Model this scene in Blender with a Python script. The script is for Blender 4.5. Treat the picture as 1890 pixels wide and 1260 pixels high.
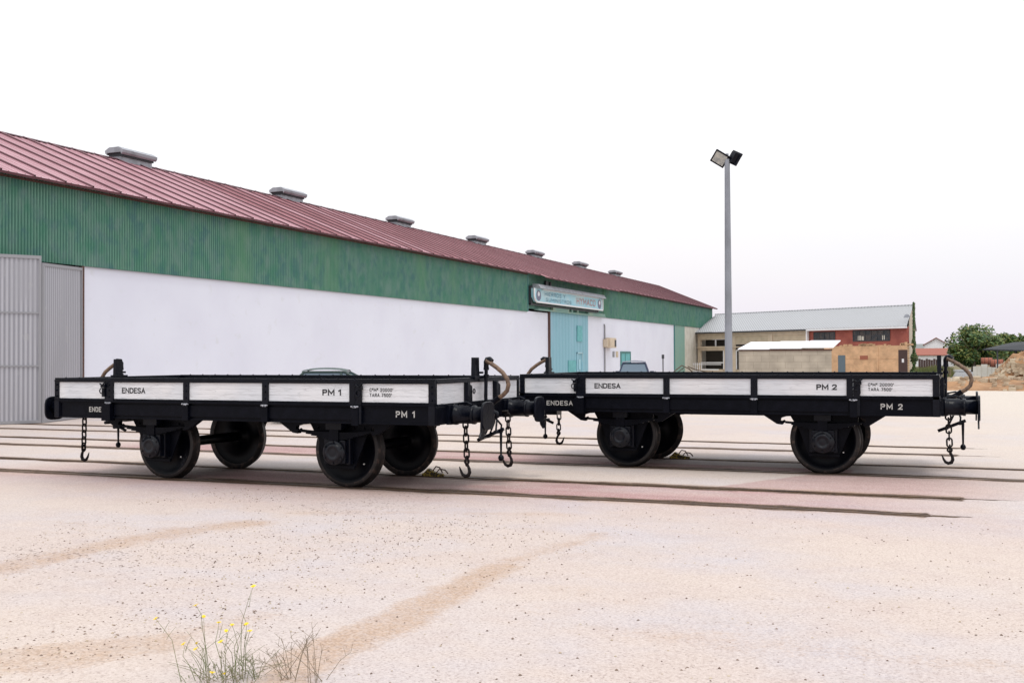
import bpy, bmesh, math, random
import numpy as np
from mathutils import Vector, Matrix, Quaternion
R = math.radians
S = bpy.context.scene
for o in list(bpy.data.objects): bpy.data.objects.remove(o)
COL = S.collection
random.seed(7)

# ------------------------------------------------------------------ camera
cd = bpy.data.cameras.new('camera'); cam = bpy.data.objects.new('camera', cd); COL.objects.link(cam)
cd.sensor_width = 36; cd.lens = 1977.7*36/1890; cd.clip_end = 3000; cd.clip_start = 0.1
YAW = .3943; PIT = math.atan((659.75-630)/1977.7); ROLL = -.0046
cam.location = (0, 0, 1.75)
cam.rotation_mode = 'QUATERNION'
q = Quaternion((0, 0, 1), YAW) @ Quaternion((1, 0, 0), math.pi/2 + PIT) @ Quaternion((0, 0, 1), ROLL)
cam.rotation_quaternion = q
S.camera = cam

# ------------------------------------------------------------------ sky, sun, exposure
SUN_EL, SUN_AZ = R(66), R(155)
w = bpy.data.worlds.new("World"); S.world = w; w.use_nodes = True
nt = w.node_tree; N = nt.nodes; K = nt.links; N.clear()
out = N.new('ShaderNodeOutputWorld'); bg = N.new('ShaderNodeBackground'); bg.inputs['Strength'].default_value = 0.1
sky = N.new('ShaderNodeTexSky'); sky.sky_type = 'NISHITA'; sky.sun_disc = False
sky.sun_elevation = SUN_EL; sky.sun_rotation = SUN_AZ
tc = N.new('ShaderNodeTexCoord'); sep = N.new('ShaderNodeSeparateXYZ'); K.new(tc.outputs['Generated'], sep.inputs[0])
ramp = N.new('ShaderNodeValToRGB'); K.new(sep.outputs['Z'], ramp.inputs[0])
cr = ramp.color_ramp
cr.elements[0].position = 0.0; cr.elements[0].color = (.645, .61, .665, 1)
cr.elements[1].position = 1.0; cr.elements[1].color = (1.06, 1.09, 1.14, 1)
for p, c in ((.035, (.675, .635, .685, 1)), (.075, (.715, .695, .715, 1)), (.13, (.765, .765, .77, 1)), (.30, (.88, .90, .92, 1))):
    e = cr.elements.new(p); e.color = c
nz = N.new('ShaderNodeTexNoise'); nz.inputs['Scale'].default_value = 2.2; nz.inputs['Detail'].default_value = 5
mp = N.new('ShaderNodeMapping'); mp.inputs['Scale'].default_value = (1, 1, 3.5); K.new(tc.outputs['Generated'], mp.inputs[0]); K.new(mp.outputs[0], nz.inputs['Vector'])
nr = N.new('ShaderNodeValToRGB'); K.new(nz.outputs[0], nr.inputs[0])
nr.color_ramp.elements[0].position = .35; nr.color_ramp.elements[0].color = (.975, .985, 1, 1)
nr.color_ramp.elements[1].position = .62; nr.color_ramp.elements[1].color = (1.02, 1.0, 1.0, 1)
mul = N.new('ShaderNodeMix'); mul.data_type = 'RGBA'; mul.blend_type = 'MULTIPLY'; mul.inputs[0].default_value = 1
K.new(ramp.outputs[0], mul.inputs[6]); K.new(nr.outputs[0], mul.inputs[7])
sc = N.new('ShaderNodeVectorMath'); sc.operation = 'SCALE'; sc.inputs['Scale'].default_value = 14.0; K.new(mul.outputs[2], sc.inputs[0])
mx = N.new('ShaderNodeMix'); mx.data_type = 'RGBA'; mx.inputs[0].default_value = .94
K.new(sky.outputs[0], mx.inputs[6]); K.new(sc.outputs[0], mx.inputs[7])
K.new(mx.outputs[2], bg.inputs[0]); K.new(bg.outputs[0], out.inputs[0])
sl = bpy.data.lights.new('sun', 'SUN'); sl.energy = 1.5; sl.angle = R(18); sl.color = (1, .96, .9)
sun = bpy.data.objects.new('sun', sl); COL.objects.link(sun)
sd = Vector((math.sin(SUN_AZ)*math.cos(SUN_EL), math.cos(SUN_AZ)*math.cos(SUN_EL), math.sin(SUN_EL)))
sun.rotation_mode = 'QUATERNION'; sun.rotation_quaternion = sd.to_track_quat('Z', 'Y')
S.view_settings.view_transform = 'Standard'; S.view_settings.look = 'None'; S.view_settings.exposure = 0.0; S.view_settings.gamma = 1
S.render.engine = 'CYCLES'

# ------------------------------------------------------------------ materials
def mat(name, col, rough=.6, metal=0., spec=.5, noise=None, bump=None, wave=None, attr=None):
    """noise=(scale, colour2, lo, hi, detail[, scale vector]); bump=(scale, strength)"""
    m = bpy.data.materials.new(name); m.use_nodes = True; t = m.node_tree; n = t.nodes; k = t.links
    b = n['Principled BSDF']; b.inputs['Base Color'].default_value = (*col, 1); b.inputs['Roughness'].default_value = rough
    b.inputs['Metallic'].default_value = metal; b.inputs['Specular IOR Level'].default_value = spec
    tcn = n.new('ShaderNodeTexCoord'); last = None
    for nn in (noise if isinstance(noise, list) else [noise] if noise else []):
        tx = n.new('ShaderNodeTexNoise'); tx.inputs['Scale'].default_value = nn[0]; tx.inputs['Detail'].default_value = nn[4] if len(nn) > 4 else 4
        mpp = n.new('ShaderNodeMapping'); k.new(tcn.outputs['Object'], mpp.inputs[0]); k.new(mpp.outputs[0], tx.inputs['Vector'])
        if len(nn) > 5: mpp.inputs['Scale'].default_value = nn[5]
        r = n.new('ShaderNodeMapRange'); r.inputs['From Min'].default_value = nn[2]; r.inputs['From Max'].default_value = nn[3]; k.new(tx.outputs[0], r.inputs[0])
        mm = n.new('ShaderNodeMix'); mm.data_type = 'RGBA'; k.new(r.outputs[0], mm.inputs[0])
        if last is None: mm.inputs[6].default_value = (*col, 1)
        else: k.new(last, mm.inputs[6])
        mm.inputs[7].default_value = (*nn[1], 1); last = mm.outputs[2]
    if last is not None: k.new(last, b.inputs['Base Color'])
    if bump:
        tx = n.new('ShaderNodeTexNoise'); tx.inputs['Scale'].default_value = bump[0]; tx.inputs['Detail'].default_value = 3
        k.new(tcn.outputs['Object'], tx.inputs['Vector'])
        bp = n.new('ShaderNodeBump'); bp.inputs['Strength'].default_value = bump[1]; bp.inputs['Distance'].default_value = .01
        k.new(tx.outputs[0], bp.inputs['Height']); k.new(bp.outputs[0], b.inputs['Normal'])
    return m
M = {}
M['black'] = mat('black_paint', (.0022, .003, .0065), .28, spec=.17, noise=(9, (.004, .0052, .011), .45, .7), bump=(28, .35))
M['black_flat'] = mat('black_frame_paint', (.0018, .0023, .005), .40, spec=.085, noise=(7, (.0035, .004, .008), .45, .7), bump=(30, .3))
M['cover'] = mat('glossy_black_cover', (.003, .004, .008), .28, spec=.28, noise=(14, (.007, .007, .011), .45, .7))
M['wheel'] = mat('wheel_paint', (.0016, .002, .004), .34, spec=.10, noise=(6, (.004, .004, .005), .5, .7))
M['tread'] = mat('worn_tyre_steel', (.022, .02, .02), .45, metal=.3, spec=.3, noise=(10, (.085, .06, .05), .52, .7))
M['chain'] = mat('chain_iron', (.008, .006, .007), .55, spec=.2, noise=(30, (.018, .011, .010), .5, .7))
M['rubber'] = mat('tan_rubber_hose', (.17, .105, .065), .6, noise=(18, (.09, .055, .038), .45, .65), bump=(60, .4))
M['worn'] = mat('worn_hinge_metal', (.35, .36, .40), .45, metal=.2, noise=(60, (.03, .03, .035), .5, .6))
M['mark_white'] = mat('white_lettering', (.42, .41, .39), .7)
M['mark_black'] = mat('black_lettering', (.012, .012, .014), .7)
M['spot'] = mat('white_chalk_mark', (.7, .7, .68), .8)

def board_mat():
    m = mat('white_painted_planks', (.60, .60, .62), .55); t = m.node_tree; n = t.nodes; k = t.links; b = n['Principled BSDF']
    tcn = n.new('ShaderNodeTexCoord'); sp = n.new('ShaderNodeSeparateXYZ'); k.new(tcn.outputs['Object'], sp.inputs[0])
    # wavy grain / cracks running along the planks
    def line(scale, lo, hi, dist, off):
        mpp = n.new('ShaderNodeMapping'); mpp.inputs['Scale'].default_value = (1.6, 1.6, scale); mpp.inputs['Location'].default_value = (off, 0, off)
        k.new(tcn.outputs['Object'], mpp.inputs[0])
        tx = n.new('ShaderNodeTexNoise'); tx.inputs['Scale'].default_value = 1.0; tx.inputs['Detail'].default_value = 2; tx.inputs['Distortion'].default_value = dist
        k.new(mpp.outputs[0], tx.inputs['Vector'])
        a = n.new('ShaderNodeMath'); a.operation = 'SUBTRACT'; a.inputs[1].default_value = .5; k.new(tx.outputs[0], a.inputs[0])
        c = n.new('ShaderNodeMath'); c.operation = 'ABSOLUTE'; k.new(a.outputs[0], c.inputs[0])
        r = n.new('ShaderNodeMapRange'); r.inputs['From Min'].default_value = lo; r.inputs['From Max'].default_value = hi
        r.inputs['To Min'].default_value = 1; r.inputs['To Max'].default_value = 0; k.new(c.outputs[0], r.inputs[0])
        return r.outputs[0]
    l1 = line(26, .0, .022, .3, 0); l2 = line(60, .0, .03, .2, 5)
    ad = n.new('ShaderNodeMath'); ad.operation = 'MULTIPLY_ADD'; ad.inputs[1].default_value = .45; k.new(l2, ad.inputs[0]); k.new(l1, ad.inputs[2])
    big = n.new('ShaderNodeTexNoise'); big.inputs['Scale'].default_value = 1.6; k.new(tcn.outputs['Object'], big.inputs['Vector'])
    br = n.new('ShaderNodeMapRange'); br.inputs['From Min'].default_value = .35; br.inputs['From Max'].default_value = .65; k.new(big.outputs[0], br.inputs[0])
    m0 = n.new('ShaderNodeMix'); m0.data_type = 'RGBA'; k.new(br.outputs[0], m0.inputs[0]); m0.inputs[6].default_value = (.70, .69, .70, 1); m0.inputs[7].default_value = (.61, .625, .66, 1)
    m1 = n.new('ShaderNodeMix'); m1.data_type = 'RGBA'; f = n.new('ShaderNodeMath'); f.operation = 'MULTIPLY'; f.inputs[1].default_value = .24; f.use_clamp = True
    k.new(ad.outputs[0], f.inputs[0]); k.new(f.outputs[0], m1.inputs[0]); k.new(m0.outputs[2], m1.inputs[6]); m1.inputs[7].default_value = (.30, .30, .31, 1)
    k.new(m1.outputs[2], b.inputs['Base Color'])
    bp = n.new('ShaderNodeBump'); bp.invert = True; bp.inputs['Strength'].default_value = .5; bp.inputs['Distance'].default_value = .006
    k.new(ad.outputs[0], bp.inputs['Height']); k.new(bp.outputs[0], b.inputs['Normal'])
    return m
M['board'] = board_mat()

def ribbed_mat(name, axis, pitch, crest, valley, patches, rough=.5, metal=0., streak=None):
    """painted sheet: worn crests, dirt in valleys (position along the sheet), weathered patches"""
    m = mat(name, crest, rough, metal); t = m.node_tree; n = t.nodes; k = t.links; b = n['Principled BSDF']
    tcn = n.new('ShaderNodeTexCoord'); sp = n.new('ShaderNodeSeparateXYZ'); k.new(tcn.outputs['Object'], sp.inputs[0])
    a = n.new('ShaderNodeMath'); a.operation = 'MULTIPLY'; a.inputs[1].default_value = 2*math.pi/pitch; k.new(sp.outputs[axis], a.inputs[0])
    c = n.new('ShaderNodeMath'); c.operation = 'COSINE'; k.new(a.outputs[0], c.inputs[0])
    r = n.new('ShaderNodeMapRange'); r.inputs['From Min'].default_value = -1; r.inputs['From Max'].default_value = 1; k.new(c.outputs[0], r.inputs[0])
    m1 = n.new('ShaderNodeMix'); m1.data_type = 'RGBA'; k.new(r.outputs[0], m1.inputs[0]); m1.inputs[6].default_value = (*valley, 1); m1.inputs[7].default_value = (*crest, 1)  # darker valley tone to paler crest tone
    last = m1.outputs[2]
    for (scl, vec, col, lo, hi, amt) in patches:
        mpp = n.new('ShaderNodeMapping'); mpp.inputs['Scale'].default_value = vec; k.new(tcn.outputs['Object'], mpp.inputs[0])
        tx = n.new('ShaderNodeTexNoise'); tx.inputs['Scale'].default_value = scl; tx.inputs['Detail'].default_value = 5; k.new(mpp.outputs[0], tx.inputs['Vector'])
        rr = n.new('ShaderNodeMapRange'); rr.inputs['From Min'].default_value = lo; rr.inputs['From Max'].default_value = hi; rr.inputs['To Max'].default_value = amt; k.new(tx.outputs[0], rr.inputs[0])
        mm = n.new('ShaderNodeMix'); mm.data_type = 'RGBA'; k.new(rr.outputs[0], mm.inputs[0]); k.new(last, mm.inputs[6]); mm.inputs[7].default_value = (*col, 1); last = mm.outputs[2]
    k.new(last, b.inputs['Base Color'])
    return m
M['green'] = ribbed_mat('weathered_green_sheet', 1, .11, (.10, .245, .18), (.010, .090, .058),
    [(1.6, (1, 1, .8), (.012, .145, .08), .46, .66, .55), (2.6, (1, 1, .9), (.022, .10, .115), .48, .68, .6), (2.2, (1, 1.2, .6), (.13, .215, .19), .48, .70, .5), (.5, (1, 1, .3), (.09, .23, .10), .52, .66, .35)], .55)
M['green_pale'] = ribbed_mat('pale_green_sheet', 1, .11, (.22, .36, .31), (.13, .26, .22), [(.9, (1, 1, .5), (.30, .35, .25), .5, .68, .7)], .6)
M['roof_red'] = mat('faded_red_roof', (.25, .085, .10), .42, noise=[(.35, (.31, .12, .14), .42, .62, 4, (1, 1, 1)), (4, (.20, .06, .075), .5, .7, 5, (.2, 1, 1))], bump=(3, .2))
M['roof_pan'] = mat('sun_bleached_red_roof', (.42, .225, .255), .40, noise=[(.6, (.34, .16, .185), .42, .62, 4)])  # paler pink tone, mostly on the near roof sheets
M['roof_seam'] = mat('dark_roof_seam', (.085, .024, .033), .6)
M['rust'] = mat('rusty_steel', (.10, .04, .03), .7, noise=(20, (.05, .025, .02), .45, .6))
M['wall_white'] = mat('whitewashed_wall', (.71, .725, .81), .75, noise=[(.5, (.68, .69, .78), .4, .65, 5), (2.5, (.64, .65, .70), .62, .82, 6)], bump=(6, .15))
M['galv'] = ribbed_mat('galvanised_sheet', 1, .12, (.47, .47, .51), (.27, .27, .30), [(1.2, (1, 1, .3), (.34, .34, .37), .5, .65, .6), (3, (1, 1, .6), (.42, .42, .43), .62, .72, .6)], .4, .35)
M['galv_frame'] = mat('galvanised_frame', (.30, .30, .32), .45, metal=.3)
M['galv_light'] = mat('galvanised_vent', (.30, .31, .34), .45, metal=.2, noise=(3, (.22, .23, .25), .45, .6))
M['canopy'] = mat('dark_canopy_sheet', (.012, .014, .018), .7)
M['dark_void'] = mat('dark_louvre', (.025, .027, .033), .7)
M['steel_post'] = mat('galvanised_post', (.26, .275, .31), .45, metal=.25, noise=[(1.2, (.20, .21, .235), .45, .6, 4, (1, 1, .5))])
M['lamp_glass'] = mat('floodlight_glass', (.45, .43, .38), .12, noise=(6, (.28, .28, .27), .4, .6))
M['dark_metal'] = mat('dark_metal', (.035, .037, .045), .45)
M['door_blue'] = ribbed_mat('light_blue_door', 1, .6, (.215, .435, .52), (.185, .39, .475), [(1, (1, 1, .2), (.27, .45, .56), .5, .66, .6)], .5)
M['teal'] = mat('teal_paint', (.10, .36, .38), .5, noise=(3, (.13, .42, .44), .4, .6))
M['teal_dark'] = mat('dark_teal_paint', (.045, .17, .165), .5)
M['sign_blue'] = mat('faded_blue_sign', (.30, .56, .66), .5, noise=(.7, (.42, .58, .62), .45, .62))
M['sign_red'] = mat('faded_red_lettering', (.44, .23, .23), .6)
M['sign_dark'] = mat('faded_dark_lettering', (.12, .27, .36), .6)
M['sign_purple'] = mat('faded_purple_emblem', (.16, .16, .23), .6)
M['white'] = mat('white_paint', (.72, .72, .74), .5)
M['beige'] = mat('beige_render', (.60, .50, .38), .85, noise=(2, (.52, .43, .33), .4, .65), bump=(12, .3))
M['beige_dark'] = mat('ochre_render', (.55, .46, .34), .85, noise=(2, (.46, .385, .28), .4, .65))
M['cream'] = mat('cream_render', (.60, .57, .50), .85, noise=(1.5, (.52, .49, .42), .4, .65))
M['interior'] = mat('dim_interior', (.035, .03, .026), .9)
M['red_wall'] = mat('red_painted_wall', (.32, .085, .06), .7, noise=[(1.2, (.25, .06, .045), .42, .6), (5, (.42, .13, .12), .6, .75)])
M['window_glass'] = mat('dark_window_glass', (.03, .032, .035), .12, noise=(1.4, (.06, .05, .045), .5, .52))
M['car_glass'] = mat('car_glass', (.10, .14, .18), .08)
M['blue_grey'] = mat('blue_grey_door', (.10, .14, .17), .6)
M['brown_door'] = mat('brown_door', (.05, .025, .022), .6)
M['roof_grey'] = ribbed_mat('fibre_cement_roof', 0, .36, (.45, .455, .465), (.26, .265, .275), [(.8, (1, 1, 1), (.38, .39, .41), .5, .7, .35)], .7)
M['roof_white'] = mat('white_shed_roof', (.84, .85, .87), .35)
M['leafA'] = mat('leaf_green', (.075, .135, .022), .6, noise=(2, (.15, .15, .03), .4, .6))
M['leafB'] = mat('leaf_dark_green', (.035, .085, .02), .6)
M['ivy'] = mat('ivy_leaf', (.05, .10, .02), .6, noise=(1.5, (.12, .10, .035), .45, .6))
M['bark'] = mat('bark', (.10, .07, .05), .9)
M['dry_grass'] = mat('dry_grass', (.20, .155, .085), .9, noise=(.5, (.09, .11, .035), .4, .6))
M['stem'] = mat('dry_stem', (.20, .165, .11), .8, noise=(3, (.20, .15, .10), .4, .6))
M['stem_green'] = mat('weed_green', (.13, .155, .06), .8, noise=(8, (.22, .20, .12), .4, .6))
M['petal'] = mat('yellow_petal', (.80, .60, .02), .6)
M['pebble'] = mat('dark_pebble', (.13, .085, .065), .85, noise=(9, (.24, .17, .13), .45, .55))
M['stone_pale'] = mat('pale_rubble', (.50, .42, .31), .85, noise=(1.2, (.36, .27, .18), .4, .6))
M['soil'] = mat('orange_soil', (.36, .20, .10), .95, noise=[(.8, (.24, .13, .065), .42, .6, 6), (3, (.42, .29, .18), .55, .7)], bump=(4, 1))
M['tile_red'] = mat('red_roof_tiles', (.30, .105, .075), .8)
M['grey_asphalt'] = mat('old_grey_asphalt', (.26, .26, .27), .9, noise=(.8, (.21, .21, .215), .4, .6))
M['yellow_worn'] = mat('worn_yellow_paint', (.35, .24, .03), .6, noise=(25, (.05, .035, .015), .42, .55))
M['rust_pale'] = mat('terracotta_rust', (.30, .10, .06), .8)

def brick_mat(name, c1, c2, mortar, scale, bw=.5, rh=.25):
    m = mat(name, c1, .9); t = m.node_tree; n = t.nodes; k = t.links; b = n['Principled BSDF']
    tcn = n.new('ShaderNodeTexCoord'); sp = n.new('ShaderNodeSeparateXYZ'); cb = n.new('ShaderNodeCombineXYZ'); k.new(tcn.outputs['Object'], sp.inputs[0])
    k.new(sp.outputs['X'], cb.inputs['X']); k.new(sp.outputs['Z'], cb.inputs['Y'])
    bt = n.new('ShaderNodeTexBrick'); k.new(cb.outputs[0], bt.inputs['Vector']); bt.inputs['Scale'].default_value = scale
    bt.inputs['Color1'].default_value = (*c1, 1); bt.inputs['Color2'].default_value = (*c2, 1); bt.inputs['Mortar'].default_value = (*mortar, 1)
    bt.inputs['Brick Width'].default_value = bw; bt.inputs['Row Height'].default_value = rh; bt.inputs['Mortar Size'].default_value = .012
    nzz = n.new('ShaderNodeTexNoise'); nzz.inputs['Scale'].default_value = 1.3; nzz.inputs['Detail'].default_value = 6; k.new(tcn.outputs['Object'], nzz.inputs['Vector'])
    rr = n.new('ShaderNodeMapRange'); rr.inputs['From Min'].default_value = .35; rr.inputs['From Max'].default_value = .7; rr.inputs['To Min'].default_value = .8; rr.inputs['To Max'].default_value = 1.15; k.new(nzz.outputs[0], rr.inputs[0])
    mm = n.new('ShaderNodeVectorMath'); mm.operation = 'SCALE'; k.new(bt.outputs[0], mm.inputs[0]); k.new(rr.outputs[0], mm.inputs['Scale'])
    k.new(mm.outputs[0], b.inputs['Base Color'])
    return m
M['brick'] = brick_mat('patched_brickwork', (.62, .37, .205), (.53, .31, .17), (.66, .50, .33), 1.6, .35, .16)
M['block'] = brick_mat('concrete_blockwork', (.40, .35, .285), (.365, .32, .26), (.29, .25, .20), 1.0, .9, .36)

# ------------------------------------------------------------------ mesh helpers
class MB:
    def __init__(s): s.v = []; s.f = []; s.mi = []; s.m = 0; s.sm = []
    def add(s, vs, fs, smooth=False):
        b = len(s.v); s.v += [tuple(v) for v in vs]
        for f in fs: s.f.append(tuple(b+i for i in f)); s.mi.append(s.m); s.sm.append(smooth)
    def box(s, x0, x1, y0, y1, z0, z1):
        x0, x1 = sorted((x0, x1)); y0, y1 = sorted((y0, y1)); z0, z1 = sorted((z0, z1))
        s.add([(x0,y0,z0),(x1,y0,z0),(x1,y1,z0),(x0,y1,z0),(x0,y0,z1),(x1,y0,z1),(x1,y1,z1),(x0,y1,z1)],
              [(3,2,1,0),(4,5,6,7),(0,1,5,4),(1,2,6,5),(2,3,7,6),(3,0,4,7)])
    def cyl(s, p, q, r0, r1=None, n=12, cap=True):
        r1 = r0 if r1 is None else r1
        s.tube([p, q], [r0, r1], n, cap)
    def tube(s, pts, rad, n=8, cap=True, closed=False, smooth=True):
        pts = [Vector(p) for p in pts]; L = len(pts)
        if not hasattr(rad, '__len__'): rad = [rad]*L
        vs = []; prev = None
        for i, p in enumerate(pts):
            if closed: d = pts[(i+1) % L]-pts[i-1]
            else: d = pts[min(i+1, L-1)]-pts[max(i-1, 0)]
            d.normalize()
            if prev is None:
                u = d.orthogonal().normalized()
            else:
                u = prev - d*prev.dot(d)
                u = u.normalized() if u.length > 1e-6 else d.orthogonal().normalized()
            prev = u; vv = d.cross(u)
            for k in range(n):
                a = 2*math.pi*k/n; vs.append(p+(u*math.cos(a)+vv*math.sin(a))*rad[i])
        fs = []
        for i in range(L if closed else L-1):
            j = (i+1) % L
            for k in range(n): fs.append((i*n+k, i*n+(k+1) % n, j*n+(k+1) % n, j*n+k))
        s.add(vs, fs, smooth)
        if cap and not closed: s.add(vs[:n], [tuple(range(n))[::-1]]); s.add(vs[-n:], [tuple(range(n))])
    def lathe(s, prof, c, axis='y', n=32, smooth=True):
        """prof: list of (radius, offset along axis)"""
        vs = []
        for r, h in prof:
            for k in range(n):
                a = 2*math.pi*k/n; x, y = r*math.cos(a), r*math.sin(a)
                v = {'y': (x, h, y), 'x': (h, x, y), 'z': (x, y, h)}[axis]
                vs.append((c[0]+v[0], c[1]+v[1], c[2]+v[2]))
        fs = []
        for i in range(len(prof)-1):
            for k in range(n): fs.append((i*n+k, i*n+(k+1) % n, (i+1)*n+(k+1) % n, (i+1)*n+k))
        s.add(vs, fs, smooth)
    def prism(s, poly, axis, a, b):
        """poly of 2D points extruded along axis between a and b; axis y: (x,z); axis x: (y,z); axis z: (x,y)"""
        def P(p, t): return {'y': (p[0], t, p[1]), 'x': (t, p[0], p[1]), 'z': (p[0], p[1], t)}[axis]
        n = len(poly); vs = [P(p, a) for p in poly]+[P(p, b) for p in poly]
        s.add(vs, [tuple(range(n)), tuple(range(2*n-1, n-1, -1))]+[(i, (i+1) % n, n+(i+1) % n, n+i) for i in range(n)])
    def quad(s, *p): s.add(p, [tuple(range(len(p)))])
    def build(s, name, mats, parent=None, loc=None, bevel=0, fix=True):
        me = bpy.data.meshes.new(name); me.from_pydata(s.v, [], s.f)
        for m in (mats if isinstance(mats, (list, tuple)) else [mats]): me.materials.append(m if not isinstance(m, str) else M[m])
        me.polygons.foreach_set('material_index', s.mi); me.polygons.foreach_set('use_smooth', s.sm)
        if fix:
            bm = bmesh.new(); bm.from_mesh(me); bmesh.ops.recalc_face_normals(bm, faces=bm.faces)
            if bevel:
                ed = [e for e in bm.edges if e.is_manifold and e.calc_face_angle(0) > .6]
                bmesh.ops.bevel(bm, geom=ed, offset=bevel, segments=2, affect='EDGES', profile=.6, clamp_overlap=True)
            bm.to_mesh(me); bm.free()
        me.update(); o = bpy.data.objects.new(name, me); COL.objects.link(o)
        if parent: o.parent = parent
        if loc: o.location = loc
        return o
def empty(name, loc=(0, 0, 0), rz=0):
    o = bpy.data.objects.new(name, None); o.empty_display_size = .2; COL.objects.link(o); o.location = loc; o.rotation_euler = (0, 0, rz); return o
def tag(o, label=None, cat=None, group=None, kind=None):
    if label: o['label'] = label
    if cat: o['category'] = cat
    if group: o['group'] = group
    if kind: o['kind'] = kind
    return o
def copy_tree(o, parent=None):
    c = o.copy(); COL.objects.link(c); c.parent = parent
    for ch in [x for x in COL.objects if x.parent == o]: copy_tree(ch, c)
    return c
GL = {  # condensed sans capitals as strokes on a 0..1 x 0..1 cell: (relative width, strokes)
 'A': (.62, [[(0, 0), (.5, 1), (1, 0)], [(.2, .33), (.8, .33)]]), 'C': (.55, [[(1, .78), (.9, .93), (.7, 1), (.3, 1), (.1, .93), (0, .75), (0, .25), (.1, .07), (.3, 0), (.7, 0), (.9, .07), (1, .22)]]),
 'D': (.58, [[(0, 0), (0, 1), (.6, 1), (.9, .9), (1, .7), (1, .3), (.9, .1), (.6, 0), (0, 0)]]), 'E': (.48, [[(1, 1), (0, 1), (0, 0), (1, 0)], [(0, .52), (.85, .52)]]),
 'H': (.58, [[(0, 0), (0, 1)], [(1, 0), (1, 1)], [(0, .5), (1, .5)]]), 'I': (.0, [[(.5, 0), (.5, 1)]]), 'M': (.75, [[(0, 0), (0, 1), (.5, .25), (1, 1), (1, 0)]]),
 'N': (.60, [[(0, 0), (0, 1), (1, 0), (1, 1)]]), 'O': (.6, [[(.3, 0), (.7, 0), (.92, .08), (1, .25), (1, .75), (.92, .92), (.7, 1), (.3, 1), (.08, .92), (0, .75), (0, .25), (.08, .08), (.3, 0)]]),
 'P': (.52, [[(0, 0), (0, 1), (.65, 1), (.92, .93), (1, .8), (1, .68), (.92, .55), (.65, .48), (0, .48)]]), 'R': (.54, [[(0, 0), (0, 1), (.65, 1), (.92, .93), (1, .8), (1, .68), (.92, .55), (.65, .48), (0, .48)], [(.5, .48), (1, 0)]]),
 'S': (.54, [[(1, .9), (.75, 1), (.3, 1), (.05, .92), (0, .8), (0, .70), (.1, .58), (.9, .42), (1, .30), (1, .2), (.95, .08), (.7, 0), (.25, 0), (0, .10)]]),
 'T': (.54, [[(0, 1), (1, 1)], [(.5, 1), (.5, 0)]]), 'U': (.56, [[(0, 1), (0, .25), (.08, .08), (.3, 0), (.7, 0), (.92, .08), (1, .25), (1, 1)]]), 'Y': (.58, [[(0, 1), (.5, .5), (1, 1)], [(.5, .5), (.5, 0)]]),
 '0': (.5, [[(.3, 0), (.7, 0), (.92, .08), (1, .25), (1, .75), (.92, .92), (.7, 1), (.3, 1), (.08, .92), (0, .75), (0, .25), (.08, .08), (.3, 0)]]), '1': (.25, [[(0, .8), (.9, 1), (.9, 0)]]),
 '2': (.5, [[(0, .78), (.1, .94), (.35, 1), (.65, 1), (.92, .92), (1, .75), (.95, .6), (0, 0), (1, 0)]]), '5': (.5, [[(.95, 1), (.1, 1), (.05, .55), (.35, .64), (.65, .63), (.92, .54), (1, .35), (.92, .1), (.65, 0), (.3, 0), (0, .14)]]),
 '7': (.48, [[(0, 1), (1, 1), (.35, 0)]]), 'a': (.22, [[(1, .62), (.1, .62), (0, .72), (0, .9), (.2, 1), (1, 1), (1, .62)]]), "'": (.04, [[(.5, .7), (.5, 1)]])}
def text(s, name, height, width, mtl, parent, loc, rot, spacing=1.0, depth=.002, bold=0.0):
    """lettering from ribbon strokes, fitted to a cap height and a total width; loc = lower left corner"""
    gap = .26*spacing; x = 0; items = []
    for ch in s:
        if ch == ' ': x += .42*spacing; continue
        w_, st = GL[ch]; items.append((x, w_, st)); x += w_+gap
    tot = x-gap; fx = width/tot; th = height*(.085+bold); b = MB(); k_ = 0
    for (x0, w_, st) in items:
        for pl in st:
            z = depth+k_*.00006; k_ += 1
            P_ = [Vector(((x0+p[0]*max(w_, .001))*fx, th+p[1]*(height-2*th))) for p in pl]
            L_, R_ = [], []
            for i, p in enumerate(P_):
                a = (p-P_[i-1]).normalized() if i > 0 else None; c = (P_[i+1]-p).normalized() if i < len(P_)-1 else None
                if a is None: n_ = Vector((-c.y, c.x)); ext = -c*th if ch != 'x' else c*0; p = p-c*th*.9; m_ = n_*th
                elif c is None: n_ = Vector((-a.y, a.x)); p = p+a*th*.9; m_ = n_*th
                else:
                    n1 = Vector((-a.y, a.x)); n2 = Vector((-c.y, c.x)); m_ = (n1+n2); m_ = m_.normalized() if m_.length > .01 else n1
                    m_ = m_*th/max(.42, m_.dot(n1))
                L_.append((p.x+m_.x, p.y+m_.y, z)); R_.append((p.x-m_.x, p.y-m_.y, z))
            n_ = len(P_); b.add(L_+R_, [(n_+i, n_+i+1, i+1, i) for i in range(n_-1)])
    o = b.build(name, mtl, parent, fix=False); o.location = loc; o.rotation_euler = rot
    return o
_NC = {}
def vnoise(x, y, seed=0):
    """smooth value noise on numpy arrays"""
    T = _NC.setdefault(seed, None)
    if T is None: T = _NC[seed] = np.random.RandomState(seed).rand(256, 256)
    xi = np.floor(x).astype(int); yi = np.floor(y).astype(int); fx = x-xi; fy = y-yi
    fx = fx*fx*(3-2*fx); fy = fy*fy*(3-2*fy)
    g = lambda a, b: T[a % 256, b % 256]
    return (g(xi, yi)*(1-fx)+g(xi+1, yi)*fx)*(1-fy)+(g(xi, yi+1)*(1-fx)+g(xi+1, yi+1)*fx)*fy
def fbm(x, y, seed=0, o=4):
    r = 0; a = .5
    for i in range(o): r = r+a*vnoise(x*2**i, y*2**i, seed+i); a *= .5
    return r/(1-.5**o)

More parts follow.
